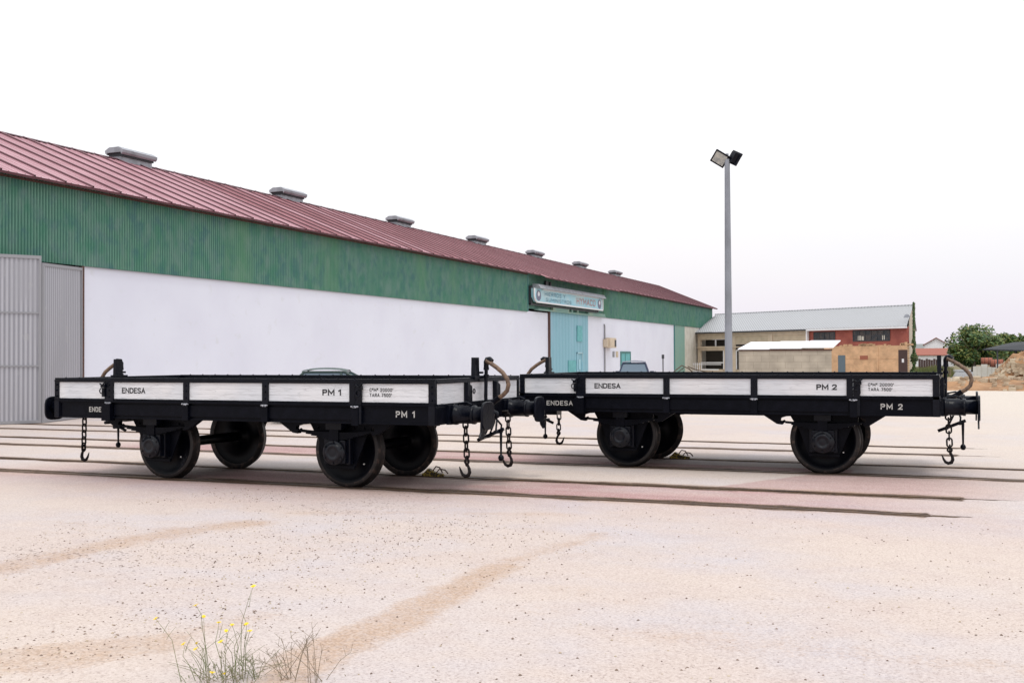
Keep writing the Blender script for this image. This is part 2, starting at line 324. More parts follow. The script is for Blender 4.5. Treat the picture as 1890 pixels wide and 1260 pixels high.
# ------------------------------------------------------------------ ground
G0 = -.012                      # concrete level; rail tops are at 0
YT = [13.53, 17.49, 21.30]      # track centres
GA = .826
def ground():
    xs = list(np.concatenate([[-900, -400, -200, -120, -80, -60, -45], np.arange(-36, -20, .5), np.arange(-20, -8, .16), np.arange(-8, 3, .075), np.arange(3, 8, .3), [9, 11, 14, 20, 30, 60, 120, 200, 400, 900]]))
    ys = list(np.concatenate([[-600, -200, -60, -20, -5, 0, 2], np.arange(3, 9, .06), np.arange(9, 23.5, .085), np.arange(23.5, 30, .4), np.arange(30, 64, 1.2), [66, 70, 80, 95, 120, 160, 220, 300, 450, 700, 1200]]))
    gro = []
    for yc in YT:
        for s in (-1, 1):
            r = yc+s*GA; i = r-s*.036; j = r-s*.125
            a, b = min(i, j), max(i, j); gro.append((a, b)); ys += [a, a+.004, b-.004, b]
            ys = [y for y in ys if not (a+.006 < y < b-.006)]
    xs = np.array(sorted(set(np.round(xs, 4)))); ys = np.array(sorted(set(np.round(ys, 4))))
    X, Y = np.meshgrid(xs, ys); Z = np.full(X.shape, G0)
    for (a, b) in gro:
        inside = (Y > a+.002) & (Y < b-.002)
        xe = -.3 if a < 13.5 else (0. if a < 15 else (50 if a < 19 else 0))
        Z = np.where(inside & (X > -40) & (X < xe), G0-.03, Z)
    amp = np.clip((Y-3)/10, 0, 1)*0+1
    Z = np.where((Y < 12) & (Y > 2), Z+.006*(fbm(X*.8, Y*.8, 3)-.5), Z)
    nx, ny = len(xs), len(ys)
    co = np.stack([X, Y, Z], -1).reshape(-1, 3)
    idx = np.arange(nx*ny).reshape(ny, nx)
    fa = np.stack([idx[:-1, :-1], idx[:-1, 1:], idx[1:, 1:], idx[1:, :-1]], -1).reshape(-1, 4)
    me = bpy.data.meshes.new('ground'); me.from_pydata(co.tolist(), [], fa.tolist())
    def seg(px, py, ax, ay, bx, by):
        dx, dy = bx-ax, by-ay; t = np.clip(((px-ax)*dx+(py-ay)*dy)/(dx*dx+dy*dy), 0, 1)
        return np.hypot(px-ax-t*dx, py-ay-t*dy)
    x, y = co[:, 0], co[:, 1]; wob = (fbm(x*.9, y*.9, 11)-.5); wob2 = fbm(x*3.5, y*3.5, 21)-.5
    def band(pts, wd, soft):
        d = np.full(x.shape, 99.)
        for (a, b) in zip(pts[:-1], pts[1:]): d = np.minimum(d, seg(x+wob*.25, y+wob*.25, *a, *b))
        return np.clip(1-(d-wd*(.8+wob*1.2)+wob2*.10)/soft, 0, 1)
    sand = np.zeros(x.shape)
    sand = np.maximum(sand, .74*band([(-7.5, 6.2), (-7.47, 6.9), (-7.47, 7.9), (-7.35, 8.9), (-7.0, 9.6)], .13, .34))
    sand = np.maximum(sand, .82*band([(-3.42, 4.6), (-3.5, 5.5), (-3.46, 6.3), (-3.55, 7.3), (-3.6, 8.3)], .16, .16)); sand = np.maximum(sand, .6*band([(-3.6, 8.0), (-3.6, 8.7), (-3.4, 10.2)], .02, .3))
    sand = np.maximum(sand, .66*band([(-6.2, 3.9), (-5.4, 4.4), (-4.95, 4.95), (-4.7, 5.3)], .34, .2)); sand = np.maximum(sand, .5*band([(-4.75, 5.3), (-4.4, 6.2)], .02, .3))
    sand = np.maximum(sand, .45*band([(-7.0, 10.4), (-5.8, 10.9), (-4, 11.4)], .05, .25))
    sand = np.maximum(sand, .35*np.clip((fbm(x*.35, y*.9, 31)-.55)*5, 0, 1)*(y < 11.5))
    dirt = np.zeros(x.shape)
    for ti, yc in enumerate(YT):
        for s in (-1, 1):
            r = yc+s*GA; end = [(-.3 if s < 0 else 0.), 60, 0.][ti]
            act = (x < end+wob*.3) & (x > -40)
            d = np.abs(y-r+s*.04); nn = fbm(x*1.6, y*9, 41+ti*3+s)
            dirt = np.maximum(dirt, act*np.clip(1.35-d/(.12+.22*nn), 0, 1)*(.75+.7*nn))
            sand = np.maximum(sand, act*np.clip(1.3-np.abs(y-r-.02)/(.26+.2*nn), 0, 1)*.7)
            tail = (x >= end) & (x < end+2.2) & (np.abs(y-r) < .02)
            dirt = np.maximum(dirt, tail*.35)
            tail = (x >= end) & (x < end+.7) & (np.abs(y-r+wob*.05) < .09*(1-(x-end)/.7))
            dirt = np.maximum(dirt, tail*.8)
    # thin joints running on from the rail ends
    pink = np.zeros(x.shape)
    y1n, y1f, y2n, y2f = YT[0]-GA, YT[0]+GA, YT[1]-GA, YT[1]+GA
    pn = fbm(x*.5, y*.8, 55)
    pink = np.maximum(pink, ((y > y1n) & (y < y1f))*np.clip(.25+(pn-.35)*2.2+np.clip((x+6.5)/2, 0, 1)*.35, 0, .9)*np.clip((x+16)/6, 0, 1)*np.clip((.5-x)/3, 0, 1))
    pink = np.maximum(pink, ((y > y1f) & (y < y2n) & (x > -2.3+(y-16)*.5))*np.clip(1.0-(x+2)/3.5, 0, .6))
    pink = np.maximum(pink, ((y > y2n-.1) & (y < y2f))*np.clip(1-(x+7.5)/6, .15, 1)*np.clip((x+17)/2, 0, 1)*.8*(pn+.4))
    pink = np.maximum(pink, ((y > y2n+.1) & (y < y2n+.7))*(x > -8.5)*(x < -1.5)*.9)
    pink = np.maximum(pink, (y <= y1n)*np.clip(1-(y1n-y)/2.6, 0, 1)*(.2+.4*np.clip((-3-x)/5, 0, 1))*(pn+.3))
    pale = np.clip((y-24)/25, 0, 1)*.8+np.clip((x+4)/6, 0, 1)*np.clip((y-14)/6, 0, 1)*.45
    pale = np.clip(pale+((y > y1f) & (y < y2n))*.1, 0, 1)
    spk = np.clip((fbm(x*.45+3, y*.55, 61)-.42)*4, 0, 1)*np.clip((-2.2-x)/2.5, .15, 1)
    spk = np.maximum(spk, .35*(y < 8))*(y < y1n)
    grass = ((y > 72+8*wob) & (x > -3)).astype(float)+(y > 130)
    for nm, ar in (('sand', sand), ('dirt', dirt), ('pink', pink), ('pale', pale), ('speckle', spk), ('wild', np.clip(grass, 0, 1))):
        a = me.attributes.new(nm, 'FLOAT', 'POINT'); a.data.foreach_set('value', np.ascontiguousarray(ar, dtype=np.float32))
    # shader
    m = bpy.data.materials.new('yard_concrete'); m.use_nodes = True; t = m.node_tree; n = t.nodes; k = t.links; b = n['Principled BSDF']
    b.inputs['Roughness'].default_value = .85; b.inputs['Specular IOR Level'].default_value = .25
    tcn = n.new('ShaderNodeTexCoord')
    def noise(scale, detail=4, vec=(1, 1, 1), rough=.5):
        mpp = n.new('ShaderNodeMapping'); mpp.inputs['Scale'].default_value = vec; k.new(tcn.outputs['Object'], mpp.inputs[0])
        tx = n.new('ShaderNodeTexNoise'); tx.inputs['Scale'].default_value = scale; tx.inputs['Detail'].default_value = detail; tx.inputs['Roughness'].default_value = rough
        k.new(mpp.outputs[0], tx.inputs['Vector']); return tx.outputs[0]
    def rng(v, a, bb, c=0, d=1):
        r = n.new('ShaderNodeMapRange'); r.inputs[1].default_value = a; r.inputs[2].default_value = bb; r.inputs[3].default_value = c; r.inputs[4].default_value = d; k.new(v, r.inputs[0]); return r.outputs[0]
    def mix(f, A, B, blend='MIX'):
        mm = n.new('ShaderNodeMix'); mm.data_type = 'RGBA'; mm.blend_type = blend
        for s, v in ((0, f), (6, A), (7, B)):
            if isinstance(v, tuple): mm.inputs[s].default_value = (*v, 1)
            elif isinstance(v, (int, float)): mm.inputs[s].default_value = v
            else: k.new(v, mm.inputs[s])
        return mm.outputs[2]
    def math_(op, a, bb):
        mm = n.new('ShaderNodeMath'); mm.operation = op
        for i, v in ((0, a), (1, bb)):
            if isinstance(v, (int, float)): mm.inputs[i].default_value = v
            else: k.new(v, mm.inputs[i])
        return mm.outputs[0]
    def att(nm): a = n.new('ShaderNodeAttribute'); a.attribute_name = nm; return a.outputs['Fac']
    base = mix(rng(noise(.42, 6, (1, 1.3, 1), .6), .43, .60), (.525, .44, .395), (.495, .445, .445))
    base = mix(rng(noise(.17, 5), .45, .65), base, (.565, .475, .41))
    base = mix(rng(noise(1.7, 7, (1, 1, 1), .65), .5, .75, 0, .5), base, (.455, .365, .335))
    base = mix(att('pale'), base, (.575, .51, .44))
    pk = mix(rng(noise(2.2, 6, (.5, 1.5, 1)), .35, .7), (.41, .225, .22), (.30, .15, .15))
    base = mix(math_('MULTIPLY', att('pink'), .95), base, pk)
    # aggregate speckle
    sp1 = noise(55, 2); sp2 = noise(140, 2)
    base = mix(rng(sp1, .55, .66, 0, .40), base, (.24, .17, .15))
    base = mix(rng(sp1, .34, .44, .5, 0), base, (.64, .56, .52))
    base = mix(rng(sp2, .58, .70, 0, .35), base, (.17, .12, .10))
    sd_ = att('sand'); sn = noise(26, 5, (1, 1, 1), .7)
    sn2 = noise(3.2, 7, (1, 1, 1), .7); sf = rng(math_('ADD', math_('ADD', sd_, math_('MULTIPLY', math_('SUBTRACT', sn, .5), 1.3)), math_('MULTIPLY', math_('SUBTRACT', sn2, .5), .9)), .28, .98)
    base = mix(math_('MULTIPLY', sf, .78), base, mix(rng(sp1, .4, .6), (.47, .32, .215), (.34, .22, .145)))
    vor = n.new('ShaderNodeTexVoronoi'); vor.inputs['Scale'].default_value = 22; k.new(tcn.outputs['Object'], vor.inputs['Vector'])
    vc = n.new('ShaderNodeSeparateColor'); k.new(vor.outputs['Color'], vc.inputs[0])
    thr = math_('MULTIPLY', rng(vc.outputs[0], .35, 1, 0, .42), att('speckle'))
    dots = math_('LESS_THAN', vor.outputs['Distance'], thr)
    base = mix(math_('MULTIPLY', dots, .75), base, (.13, .085, .07))
    dn = noise(14, 5, (.5, 2, 1), .7)
    df = rng(math_('ADD', att('dirt'), math_('MULTIPLY', math_('SUBTRACT', dn, .5), .8)), .38, .75)
    base = mix(df, base, mix(rng(sn, .4, .6), (.055, .035, .025), (.12, .075, .045)))
    stain = rng(noise(.8, 6, (1, 3.2, 1), .65), .56, .74, 0, .35)
    base = mix(stain, base, (.42, .35, .31))
    wildc = mix(rng(noise(.25, 5), .4, .6), (.22, .17, .10), (.12, .12, .055))
    base = mix(att('wild'), base, wildc)
    k.new(base, b.inputs['Base Color'])
    bp = n.new('ShaderNodeBump'); bp.inputs['Strength'].default_value = .55; bp.inputs['Distance'].default_value = .008
    k.new(math_('ADD', math_('MULTIPLY', sp1, .7), sn), bp.inputs['Height']); k.new(bp.outputs[0], b.inputs['Normal'])
    me.materials.append(m)
    o = bpy.data.objects.new('ground', me); COL.objects.link(o); tag(o, kind='structure')
ground()
M['rail'] = mat('rusty_rail_head', (.11, .065, .04), .5, metal=.3, noise=[(2, (.20, .13, .085), .42, .62, 5, (.3, 1, 1)), (8, (.05, .035, .03), .5, .7, 5, (.2, 1, 1))])
for ti, yc in enumerate(YT):
    b = MB()
    for s in (-1, 1):
        r = yc+s*GA; xe = [(-.3 if s < 0 else 0.), 60, 0.][ti]
        b.box(-40, xe, r-.034, r+.034, G0-.1, G0+.007)
    tag(b.build('railway_track', 'rail'), kind='structure')
# distant road and rough land
b = MB()
b.add([(-1.6, 76, .02), (60, 60, .02), (75, 95, .02), (6, 150, .02), (-2, 140, .02)], [(0, 1, 2, 3, 4)])
tag(b.build('road', 'grey_asphalt', fix=False), kind='structure')

# ------------------------------------------------------------------ loose stones (countless)
def gravel():
    rnd = random.Random(3); b = MB()
    ico = [(0,0,1),(.9,0,.2),(.3,.85,.2),(-.7,.5,.2),(-.7,-.5,.2),(.3,-.85,.2)]
    fs = [(0,1,2),(0,2,3),(0,3,4),(0,4,5),(0,5,1)]
    n = 0
    def put(x, y, r):
        a = rnd.random()*6.28; c, s = math.cos(a)*r, math.sin(a)*r; k = rnd.uniform(.5, .9); h = r*rnd.uniform(.4, .8)
        b.m = 0 if rnd.random() < .7 else 1
        b.add([(x+c*p[0]-s*p[1]*k, y+s*p[0]+c*p[1]*k, G0+p[2]*h) for p in ico], fs)
    while n < 11000:
        y = 4.2+rnd.random()**1.3*8; x = rnd.uniform(-9.5, .5)
        if x < -.4243*y-.52*y*.5-3 or x > .1*y: continue
        d = float(fbm(np.array([x*.6]), np.array([y*.6]), 77)[0]); dd = float(fbm(np.array([x*2.]), np.array([y*2.]), 87)[0])
        pr = max(0, (d-.42)*2.2)*max(.12, min(1, (-2.0-x)/3))+.02+max(0, dd-.6)*.5
        n += 1
        if rnd.random() > pr*1.6: continue
        put(x, y, rnd.choice([.006, .007, .008, .009, .011, .014]))
    for _ in range(420): put(rnd.uniform(-9, .6), rnd.uniform(4.6, 12.4), rnd.uniform(.007, .014))
    tag(b.build('gravel', ['pebble', 'stone_pale'], fix=False), 'small dark pebbles strewn over the pinkish yard in the foreground', 'gravel', kind='stuff')
gravel()

# ------------------------------------------------------------------ wagons
XH = 3.157; YH = 1.417
def U(u): return u-XH           # distance from the left end
PZ0, PZ1, TOP, FB = 1.18, 1.42, 1.482, .895
BAYS = [(.0785, .9646), (1.1224, 2.3792), (2.4761, 3.7067), (3.8067, 5.0729), (5.2568, 6.2255)]
BAYS[0] = (.085, .9646)
POSTS = [(0, .085), (.9646, 1.1224), (2.3792, 2.4761), (3.7067, 3.8067), (5.0729, 5.2568), (6.2255, 6.314)]
WX = [1.628, 4.712]; WR = .50

def ring(b, c, r, t, plane='x', n=14):
    pts = []
    for i in range(n):
        a = 2*math.pi*i/n; pts.append((c[0], c[1]+r*math.cos(a), c[2]+r*math.sin(a)) if plane == 'x' else (c[0]+r*math.cos(a), c[1], c[2]+r*math.sin(a)))
    b.tube(pts, t, 6, closed=True)
def chain_link(b, c, L, W, t, plane):
    pts = []
    for i in range(16):
        a = 2*math.pi*i/16; h = (L-W)/2; dx = math.cos(a)*W/2; dz = math.sin(a)*W/2+(h if math.sin(a) > 0 else -h)
        pts.append((c[0]+dx, c[1], c[2]+dz) if plane else (c[0], c[1]+dx, c[2]+dz))
    b.tube(pts, t, 6, closed=True)
def hook_pts(x, y, z, s, sc_=1.):
    P = [(0, 0), (.012, -.035), (.028, -.07), (.034, -.11), (.018, -.148), (-.02, -.16), (-.055, -.143), (-.075, -.11), (-.088, -.075), (-.098, -.05)]
    return [(x+s*px*sc_, y, z+pz*sc_) for px, pz in P], [.016*sc_, .017*sc_, .019*sc_, .022*sc_, .024*sc_, .023*sc_, .019*sc_, .015*sc_, .010*sc_, .005*sc_]

def make_wagon():
    root = empty('flat_wagon')
    # deck
    b = MB(); b.box(-XH+.03, XH-.03, -YH+.045, YH-.045, 1.10, 1.15); b.build('deck', 'black_flat', root)
    # white boards, one per bay, both sides
    boards = {}
    for s in (-1, 1):
        for i, (u0, u1) in enumerate(BAYS):
            b = MB(); zz = np.linspace(PZ0, PZ1, 4)
            for j in range(3): b.box(U(u0), U(u1), s*(YH-.045), s*(YH-.012), zz[j]+.001, zz[j+1]-.001)
            b.box(U(u0), U(u1), s*(YH-.045), s*(YH-.018), PZ0+.002, PZ1-.002)
            boards[(s, i)] = b.build('side_board', 'board', root)
        b = MB()
        b.box(-XH, XH, s*(YH-.055), s*(YH+.008), PZ1, PZ1+.030)
        b.box(-XH, XH, s*(YH-.048), s*(YH-.004), PZ1+.030, TOP)
        b.box(-XH, XH, s*(YH-.060), s*(YH+.014), PZ1+.024, PZ1+.031)
        for u in np.arange(.2, 6.2, .26): b.cyl((U(u), s*(YH-.022), TOP-.002), (U(u), s*(YH-.022), TOP+.010), .011, n=6)
        b.build('top_rail', 'black', root, bevel=.003)
        b = MB(); b.box(-XH, XH, s*(YH-.045), s*(YH+.004), PZ0-.045, PZ0); b.box(U(1.0), U(5.25), s*(YH+.004), s*(YH+.022), PZ0-.05, PZ0-.03)
        b.build('bottom_rail', 'black_flat', root, bevel=.003)
        for i, (u0, u1) in enumerate(POSTS):
            b = MB(); ext = .012 if 0 < i < 5 else .004
            if i == 4:
                b.box(U(u0), U(u0+.085), s*(YH-.05), s*(YH+ext), PZ0-.05, PZ1); b.box(U(u0+.092), U(u1), s*(YH-.05), s*(YH+ext+.006), FB, PZ1)
            elif i in (0, 5): b.box(U(u0), U(u1), s*(YH-.07), s*(YH+ext), FB, PZ1)
            else: b.box(U(u0), U(u1), s*(YH-.05), s*(YH+ext), PZ0-.05, PZ1)
            for zc in (PZ0+.03, PZ0+.12, PZ0+.20): b.cyl((U((u0+u1)/2), s*YH, zc), (U((u0+u1)/2), s*(YH+.026), zc), .013, n=6)
            st = b.build('stanchion', 'black', root, bevel=.004)
            if 0 < i < 5:      # hinge strap below the post, running down over the solebar
                um = (u0+u1)/2; b = MB(); b.box(U(um-.05), U(um+.05), s*(YH-.02), s*(YH+.03), FB-(.02 if i in (1, 4) else 0), PZ0-.05)
                if i == 1: b.box(U(um-.10), U(um+.06), s*(YH-.05), s*(YH+.055), FB-.03, PZ0-.07)
                b.build('hinge_strap', 'black_flat', root, bevel=.004)
                b = MB(); b.cyl((U(um-.055), s*(YH+.032), PZ0-.058), (U(um+.055), s*(YH+.032), PZ0-.058), .010, n=8); b.box(U(um-.03), U(um+.03), s*(YH+.022), s*(YH+.04), PZ0-.075, PZ0-.06)
                b.build('hinge_pin', 'worn', root)  # pale metal with wear, and the bolt shine put into its colour
            if i in (1, 4):    # latch with its ring
                um = u0-.01 if i == 1 else u1-.02
                b = MB(); b.box(U(um-.03), U(um+.045), s*(YH+.01), s*(YH+.05), PZ1-.075, PZ1-.03); b.tube([(U(um-.05), s*(YH+.04), PZ1-.02), (U(um), s*(YH+.05), PZ1-.045), (U(um+.06), s*(YH+.045), PZ1+.01)], .012, 6)
                b.box(U(um-.02), U(um+.03), s*(YH+.01), s*(YH+.035), PZ0+.03, PZ1-.08)
                ring(b, (U(um-.02), s*(YH+.035), PZ0+.115), .038, .008, 'y')
                b.build('latch', 'black', root)
    # ends
    EB = [(-1.33, -.525), (-.385, .435), (.575, 1.33)]
    for e in (-1, 1):
        for (y0, y1) in EB:
            b = MB(); zz = np.linspace(PZ0-.02, PZ1, 4)
            for j in range(3): b.box(e*(XH-.045), e*(XH-.012), y0, y1, zz[j]+.001, zz[j+1]-.001)
            b.box(e*(XH-.045), e*(XH-.018), y0, y1, PZ0-.018, PZ1-.002)
            b.build('end_board', 'board', root)
        b = MB(); b.box(e*(XH-.055), e*(XH+.008), -YH+.06, YH-.06, PZ1, PZ1+.03); b.box(e*(XH-.048), e*(XH-.004), -YH+.06, YH-.06, PZ1+.03, TOP-.002); b.box(e*(XH-.045), e*(XH+.004), -YH+.07, YH-.07, PZ0-.05, PZ0-.02)
        b.build('end_top_rail', 'black', root, bevel=.003)
        for yc in (-.455, .505):
            b = MB(); y0, y1 = yc-.07, yc+.07
            b.box(e*(XH-.05), e*(XH+.02), y0, y1, PZ0-.06, PZ1)
            b.prism([(y0, PZ0-.06), (y1, PZ0-.06), (y1, PZ1-.05), (y0, PZ1)], 'x', e*(XH+.02), e*(XH+.05))
            if yc < 0: ring(b, (e*(XH+.06), yc+.10, PZ0+.12), .03, .009, 'x')
            b.build('end_stanchion', 'black', root, bevel=.004)
        b = MB(); b.box(e*(XH-.06), e*(XH-.09), -YH+.06, YH-.06, PZ0, PZ0+.02)
        # headstock
        b.box(e*(XH-.10), e*(XH+.012), -YH+.01, YH-.01, FB+.002, PZ0-.052)
        b.build('headstock', 'black_flat', root, bevel=.006)
        # stub post and brake pipe in the middle
        b = MB(); b.prism([(-.22, TOP-.05), (-.06, TOP-.05), (-.075, 1.755), (-.205, 1.755)], 'x', e*(XH-.05), e*(XH+.01)); b.box(e*(XH-.03), e*(XH+.03), -.06, .03, 1.53, 1.56)
        b.box(e*(XH-.06), e*(XH+.03), -.25, .04, TOP-.02, TOP+.02)
        b.build('end_post', 'black', root, bevel=.004)
        b = MB(); xo = XH+.07
        b.tube([(e*xo, .03, .98), (e*xo, .03, 1.10), (e*(xo-.01), .03, 1.2), (e*xo, .03, 1.64)], .026, 10)
        for zc in (1.50, 1.60): b.cyl((e*xo, .03, zc-.02), (e*xo, .03, zc+.02), .040, n=10)
        b.tube([(e*xo, .03, 1.62), (e*xo, .03, 1.69), (e*(xo+.02), .025, 1.725), (e*(xo+.06), .01, 1.728), (e*(xo+.10), 0, 1.70)], [.036, .038, .040, .040, .034], 10)
        pp = b.build('brake_pipe', 'black', root)
        b = MB(); hx = [(3.24, 0, 1.71), (3.31, -.01, 1.675), (3.40, -.02, 1.62), (3.50, -.03, 1.545), (3.565, -.03, 1.46), (3.585, -.03, 1.38), (3.565, -.03, 1.30), (3.50, -.03, 1.235), (3.42, -.02, 1.19)]
        b.tube([(e*p[0], p[1], p[2]) for p in hx], .030, 12)
        b.build('rubber_hose', 'rubber', pp)
        b = MB(); b.tube([(e*3.45, -.02, 1.21), (e*3.38, -.01, 1.16), (e*3.32, 0, 1.12), (e*3.22, 0, 1.10)], [.042, .038, .045, .03], 10)
        b.build('hose_coupling', 'black', pp)
        # buffers
        for s in (-1, 1):
            b = MB(); yc = s*.92; zc = 1.015
            b.box(e*(XH+.012), e*(XH+.045), yc-.19, yc+.19, zc-.125, zc+.125)
            prof = [(.0, .04), (.135, .04), (.135, .08), (.118, .11), (.118, .30), (.124, .305), (.124, .335), (.108, .34), (.100, .345), (.100, .497), (0, .497)]
            b.lathe([(r, e*(XH+h)) for r, h in prof], (0, yc, zc), 'x', 24)
            b.tube([(e*(XH+.05), yc, zc+.13), (e*(XH+.20), yc+.02, zc+.16), (e*(XH+.29), yc, zc+.125)], .014, 6)
            bf = b.build('buffer', 'black', root)
            b = MB(); pl = []
            for k in range(28):
                a = 2*math.pi*k/28; ca, sa = math.cos(a), math.sin(a)
                pl.append((yc-s*.0+.190*math.copysign(abs(ca)**.6, ca), zc-.01+.182*math.copysign(abs(sa)**.6, sa)))
            # outward tail at the foot of the plate
            b.prism(pl, 'x', e*(XH+.494), e*(XH+.526))
            if e > 0: b.prism([(yc+s*.02, zc-.12), (yc+s*.19, zc-.08), (yc+s*.20, zc-.21), (yc+s*.26, zc-.285), (yc+s*.17, zc-.30), (yc+s*.08, zc-.24)], 'x', e*(XH+.488), e*(XH+.512))
            b.build('buffer_plate', 'black', bf, bevel=.008)
        # safety chains with hooks
        for s in (-1, 1):
            b = MB(); x = e*(XH+.10); y = s*.72; z = .93
            b.tube([(e*(XH-.02), y, .97), (x, y, .98), (x, y, .93)], .018, 8)
            k_ = 0
            while z > .44: chain_link(b, (x+e*.004*k_, y, z-.045), .128, .072, .0125, k_ % 2 == 0); z -= .098; k_ += 1
            ch = b.build('safety_chain', 'chain', root)
            b = MB(); ring(b, (x+e*.018, y, z+.045), .03, .014, 'y', 12); P, rr = hook_pts(x+e*.02, y, z+.03, e, 1.12); b.tube(P, rr, 8); b.build('hook', 'chain', ch)
        # draw hook and screw coupling
        b = MB(); b.box(e*(XH+.012), e*(XH+.04), -.17, .17, .93, 1.10)
        b.tube([(e*(XH+.02), 0, 1.01), (e*(XH+.16), 0, 1.02), (e*(XH+.24), 0, .985), (e*(XH+.25), 0, .94), (e*(XH+.2), 0, .90)], [.035, .034, .03, .026, .015], 8)
        if e < 0: b.box(-XH-.06, -XH+.16, -.12, .12, .76, FB+.002)
        b.build('draw_hook', 'black', root)
        b = MB()
        for s in (-1, 1): b.tube([(e*(XH+.20), s*.045, .99), (e*(XH+.17), s*.07, .85), (e*(XH+.10), s*.08, .70)], .014, 6)
        b.tube([(e*(XH-.05), 0, .61), (e*(XH+.50-.16), 0, .775)], .024, 10)
        b.cyl((e*(XH+.08), -.12, .665), (e*(XH+.08), .12, .665), .026, n=8); b.cyl((e*(XH+.26), -.12, .735), (e*(XH+.26), .12, .735), .026, n=8)
        for s in (-1, 1): b.tube([(e*(XH+.26), s*.085, .735), (e*(XH+.27), s*.09, .82), (e*(XH+.24), 0, .90)], .014, 6)
        cp = b.build('screw_coupling', 'black', root)
        b = MB(); lx = XH+(.30 if e > 0 else .10); b.tube([(e*lx, 0, .74), (e*lx, 0, .55), (e*lx, 0, .41)], [.022, .017, .014], 8); b.lathe([(0, -.045), (.028, -.036), (.042, 0), (.036, .025), (.014, .05)], (e*lx, 0, .375), 'z', 14)
        b.build('weighted_lever', 'black', cp)
    # solebars and cross members
    for s in (-1, 1):
        b = MB(); b.box(-XH+.02, XH-.02, s*(YH-.11), s*(YH-.03), FB+.004, PZ0-.045)
        b.box(-XH+.02, XH-.02, s*(YH-.11), s*(YH-.012), FB, FB+.022); b.box(-XH+.02, XH-.02, s*(YH-.11), s*(YH-.012), PZ0-.066, PZ0-.046)
        b.box(U(1.13), U(5.1), s*(YH-.028), s*(YH-.006), FB+.05, PZ0-.08)
        b.build('solebar', 'black_flat', root, bevel=.004)
    b = MB()
    for u in (.9, 2.5, 3.15, 3.8, 5.4): b.box(U(u-.05), U(u+.05), -1.30, 1.30, .93, 1.09)
    for y in (-.4, .4): b.box(-XH+.1, XH-.1, y-.05, y+.05, .90, 1.085)
    b.cyl((U(1.9), .15, .82), (U(4.5), .15, .82), .028, n=8)
    b.build('underframe', 'black_flat', root)
    # wheels and running gear
    for u in WX:
        x = U(u)
        b = MB(); b.cyl((x, -1.2, WR), (x, 1.2, WR), .075, n=16); b.build('axle', 'wheel', root)
        for s in (-1, 1):
            b = MB()
            prof = [(.075, .93), (.13, .93), (.145, .905), (.15, .865), (.30, .855), (.40, .875), (.425, .90), (.445, .902)]
            b.lathe([(r, s*h) for r, h in prof], (x, 0, WR), 'y', 48)
            b.lathe([(r, s*h) for r, h in [(.445, .775), (.40, .79), (.15, .82), (.14, .77), (.075, .77)]], (x, 0, WR), 'y', 48)
            wh = b.build('wheel', 'wheel', root)
            b = MB(); b.lathe([(r, s*h) for r, h in [(.445, .902), (.488, .902), (.496, .895), (.499, .88), (.503, .80), (.528, .787), (.53, .775), (.52, .766), (.445, .766)]], (x, 0, WR), 'y', 64)
            b.build('tyre', 'tread', wh)
            b = MB(); b.cyl((x+.26, s*.885, WR-.18), (x+.26, s*.877, WR-.18), .011, n=8); b.build('chalk_mark', 'spot', wh)  # pale disc stands in for light seen through a wheel hole
            # axle guard
            b = MB(); pz = [(-.50, .885), (.50, .885), (.48, .78), (.40, .72), (.25, .36), (.20, .26), (-.20, .26), (-.25, .36), (-.36, .66), (-.44, .78)]
            if True: b.prism([(x+p[0], p[1]) for p in pz], 'y', s*1.02, s*1.045)
            b.box(x-.22, x+.22, s*1.045, s*1.07, .27, .31); b.box(x-.42, x+.42, s*1.045, s*1.075, .845, .885)
            for dx in (-.36, -.2, .2, .36): b.cyl((x+dx, s*1.04, .81), (x+dx, s*1.065, .81), .016, n=6)
            b.build('axle_guard', 'black_flat', root, bevel=.004)
            # axle box
            b = MB(); b.box(x-.16, x+.16, s*1.05, s*1.21, .35, .66); b.box(x-.20, x-.14, s*1.03, s*1.15, .33, .72); b.box(x+.14, x+.20, s*1.03, s*1.15, .33, .72)
            b.prism([(x-.11, .66), (x+.11, .66), (x+.08, .72), (x-.08, .72)], 'y', s*1.06, s*1.2)
            ab = b.build('axle_box', 'black', root, bevel=.012)
            b = MB(); b.lathe([(.165, s*1.205), (.165, s*1.235), (.155, s*1.245), (.125, s*1.245), (.12, s*1.262), (.075, s*1.272), (.07, s*1.262), (.05, s*1.262), (0, s*1.265)], (x, 0, .495), 'y', 32)
            for k in range(6):
                a = k*math.pi/3+.5; b.cyl((x+.145*math.cos(a), s*1.24, .495+.145*math.sin(a)), (x+.145*math.cos(a), s*1.262, .495+.145*math.sin(a)), .013, n=6)
            b.build('cover', 'cover', ab)
            # leaf spring between hanger brackets
            b = MB()
            for j in range(6):
                hw = .62-.085*j; pts_t = []; pts_b = []
                for q_ in range(9):
                    t = -1+q_/4; zz = .765+.0*j-.016*j-.03*(1-(t*hw/.62)**2)+.03
                    pts_t.append((x+t*hw, zz)); pts_b.append((x+t*hw, zz-.014))
                b.prism(pts_t+pts_b[::-1], 'y', s*1.13, s*1.215)
            b.box(x-.07, x+.07, s*1.115, s*1.23, .655, .80)
            b.build('leaf_spring', 'black_flat', root)
            for d in (-1, 1):
                b = MB(); b.prism([(x+d*.44, .90), (x+d*.90, .90), (x+d*.86, .875), (x+d*.66, .745), (x+d*.58, .735), (x+d*.56, .76), (x+d*.61, .79), (x+d*.60, .835), (x+d*.52, .86), (x+d*.44, .865)], 'y', s*1.13, s*1.215)
                b.tube([(x+d*.54, s*1.17, .79), (x+d*.60, s*1.17, .765), (x+d*.655, s*1.17, .765)], .022, 8)
                b.build('spring_bracket', 'black_flat', root, bevel=.004)
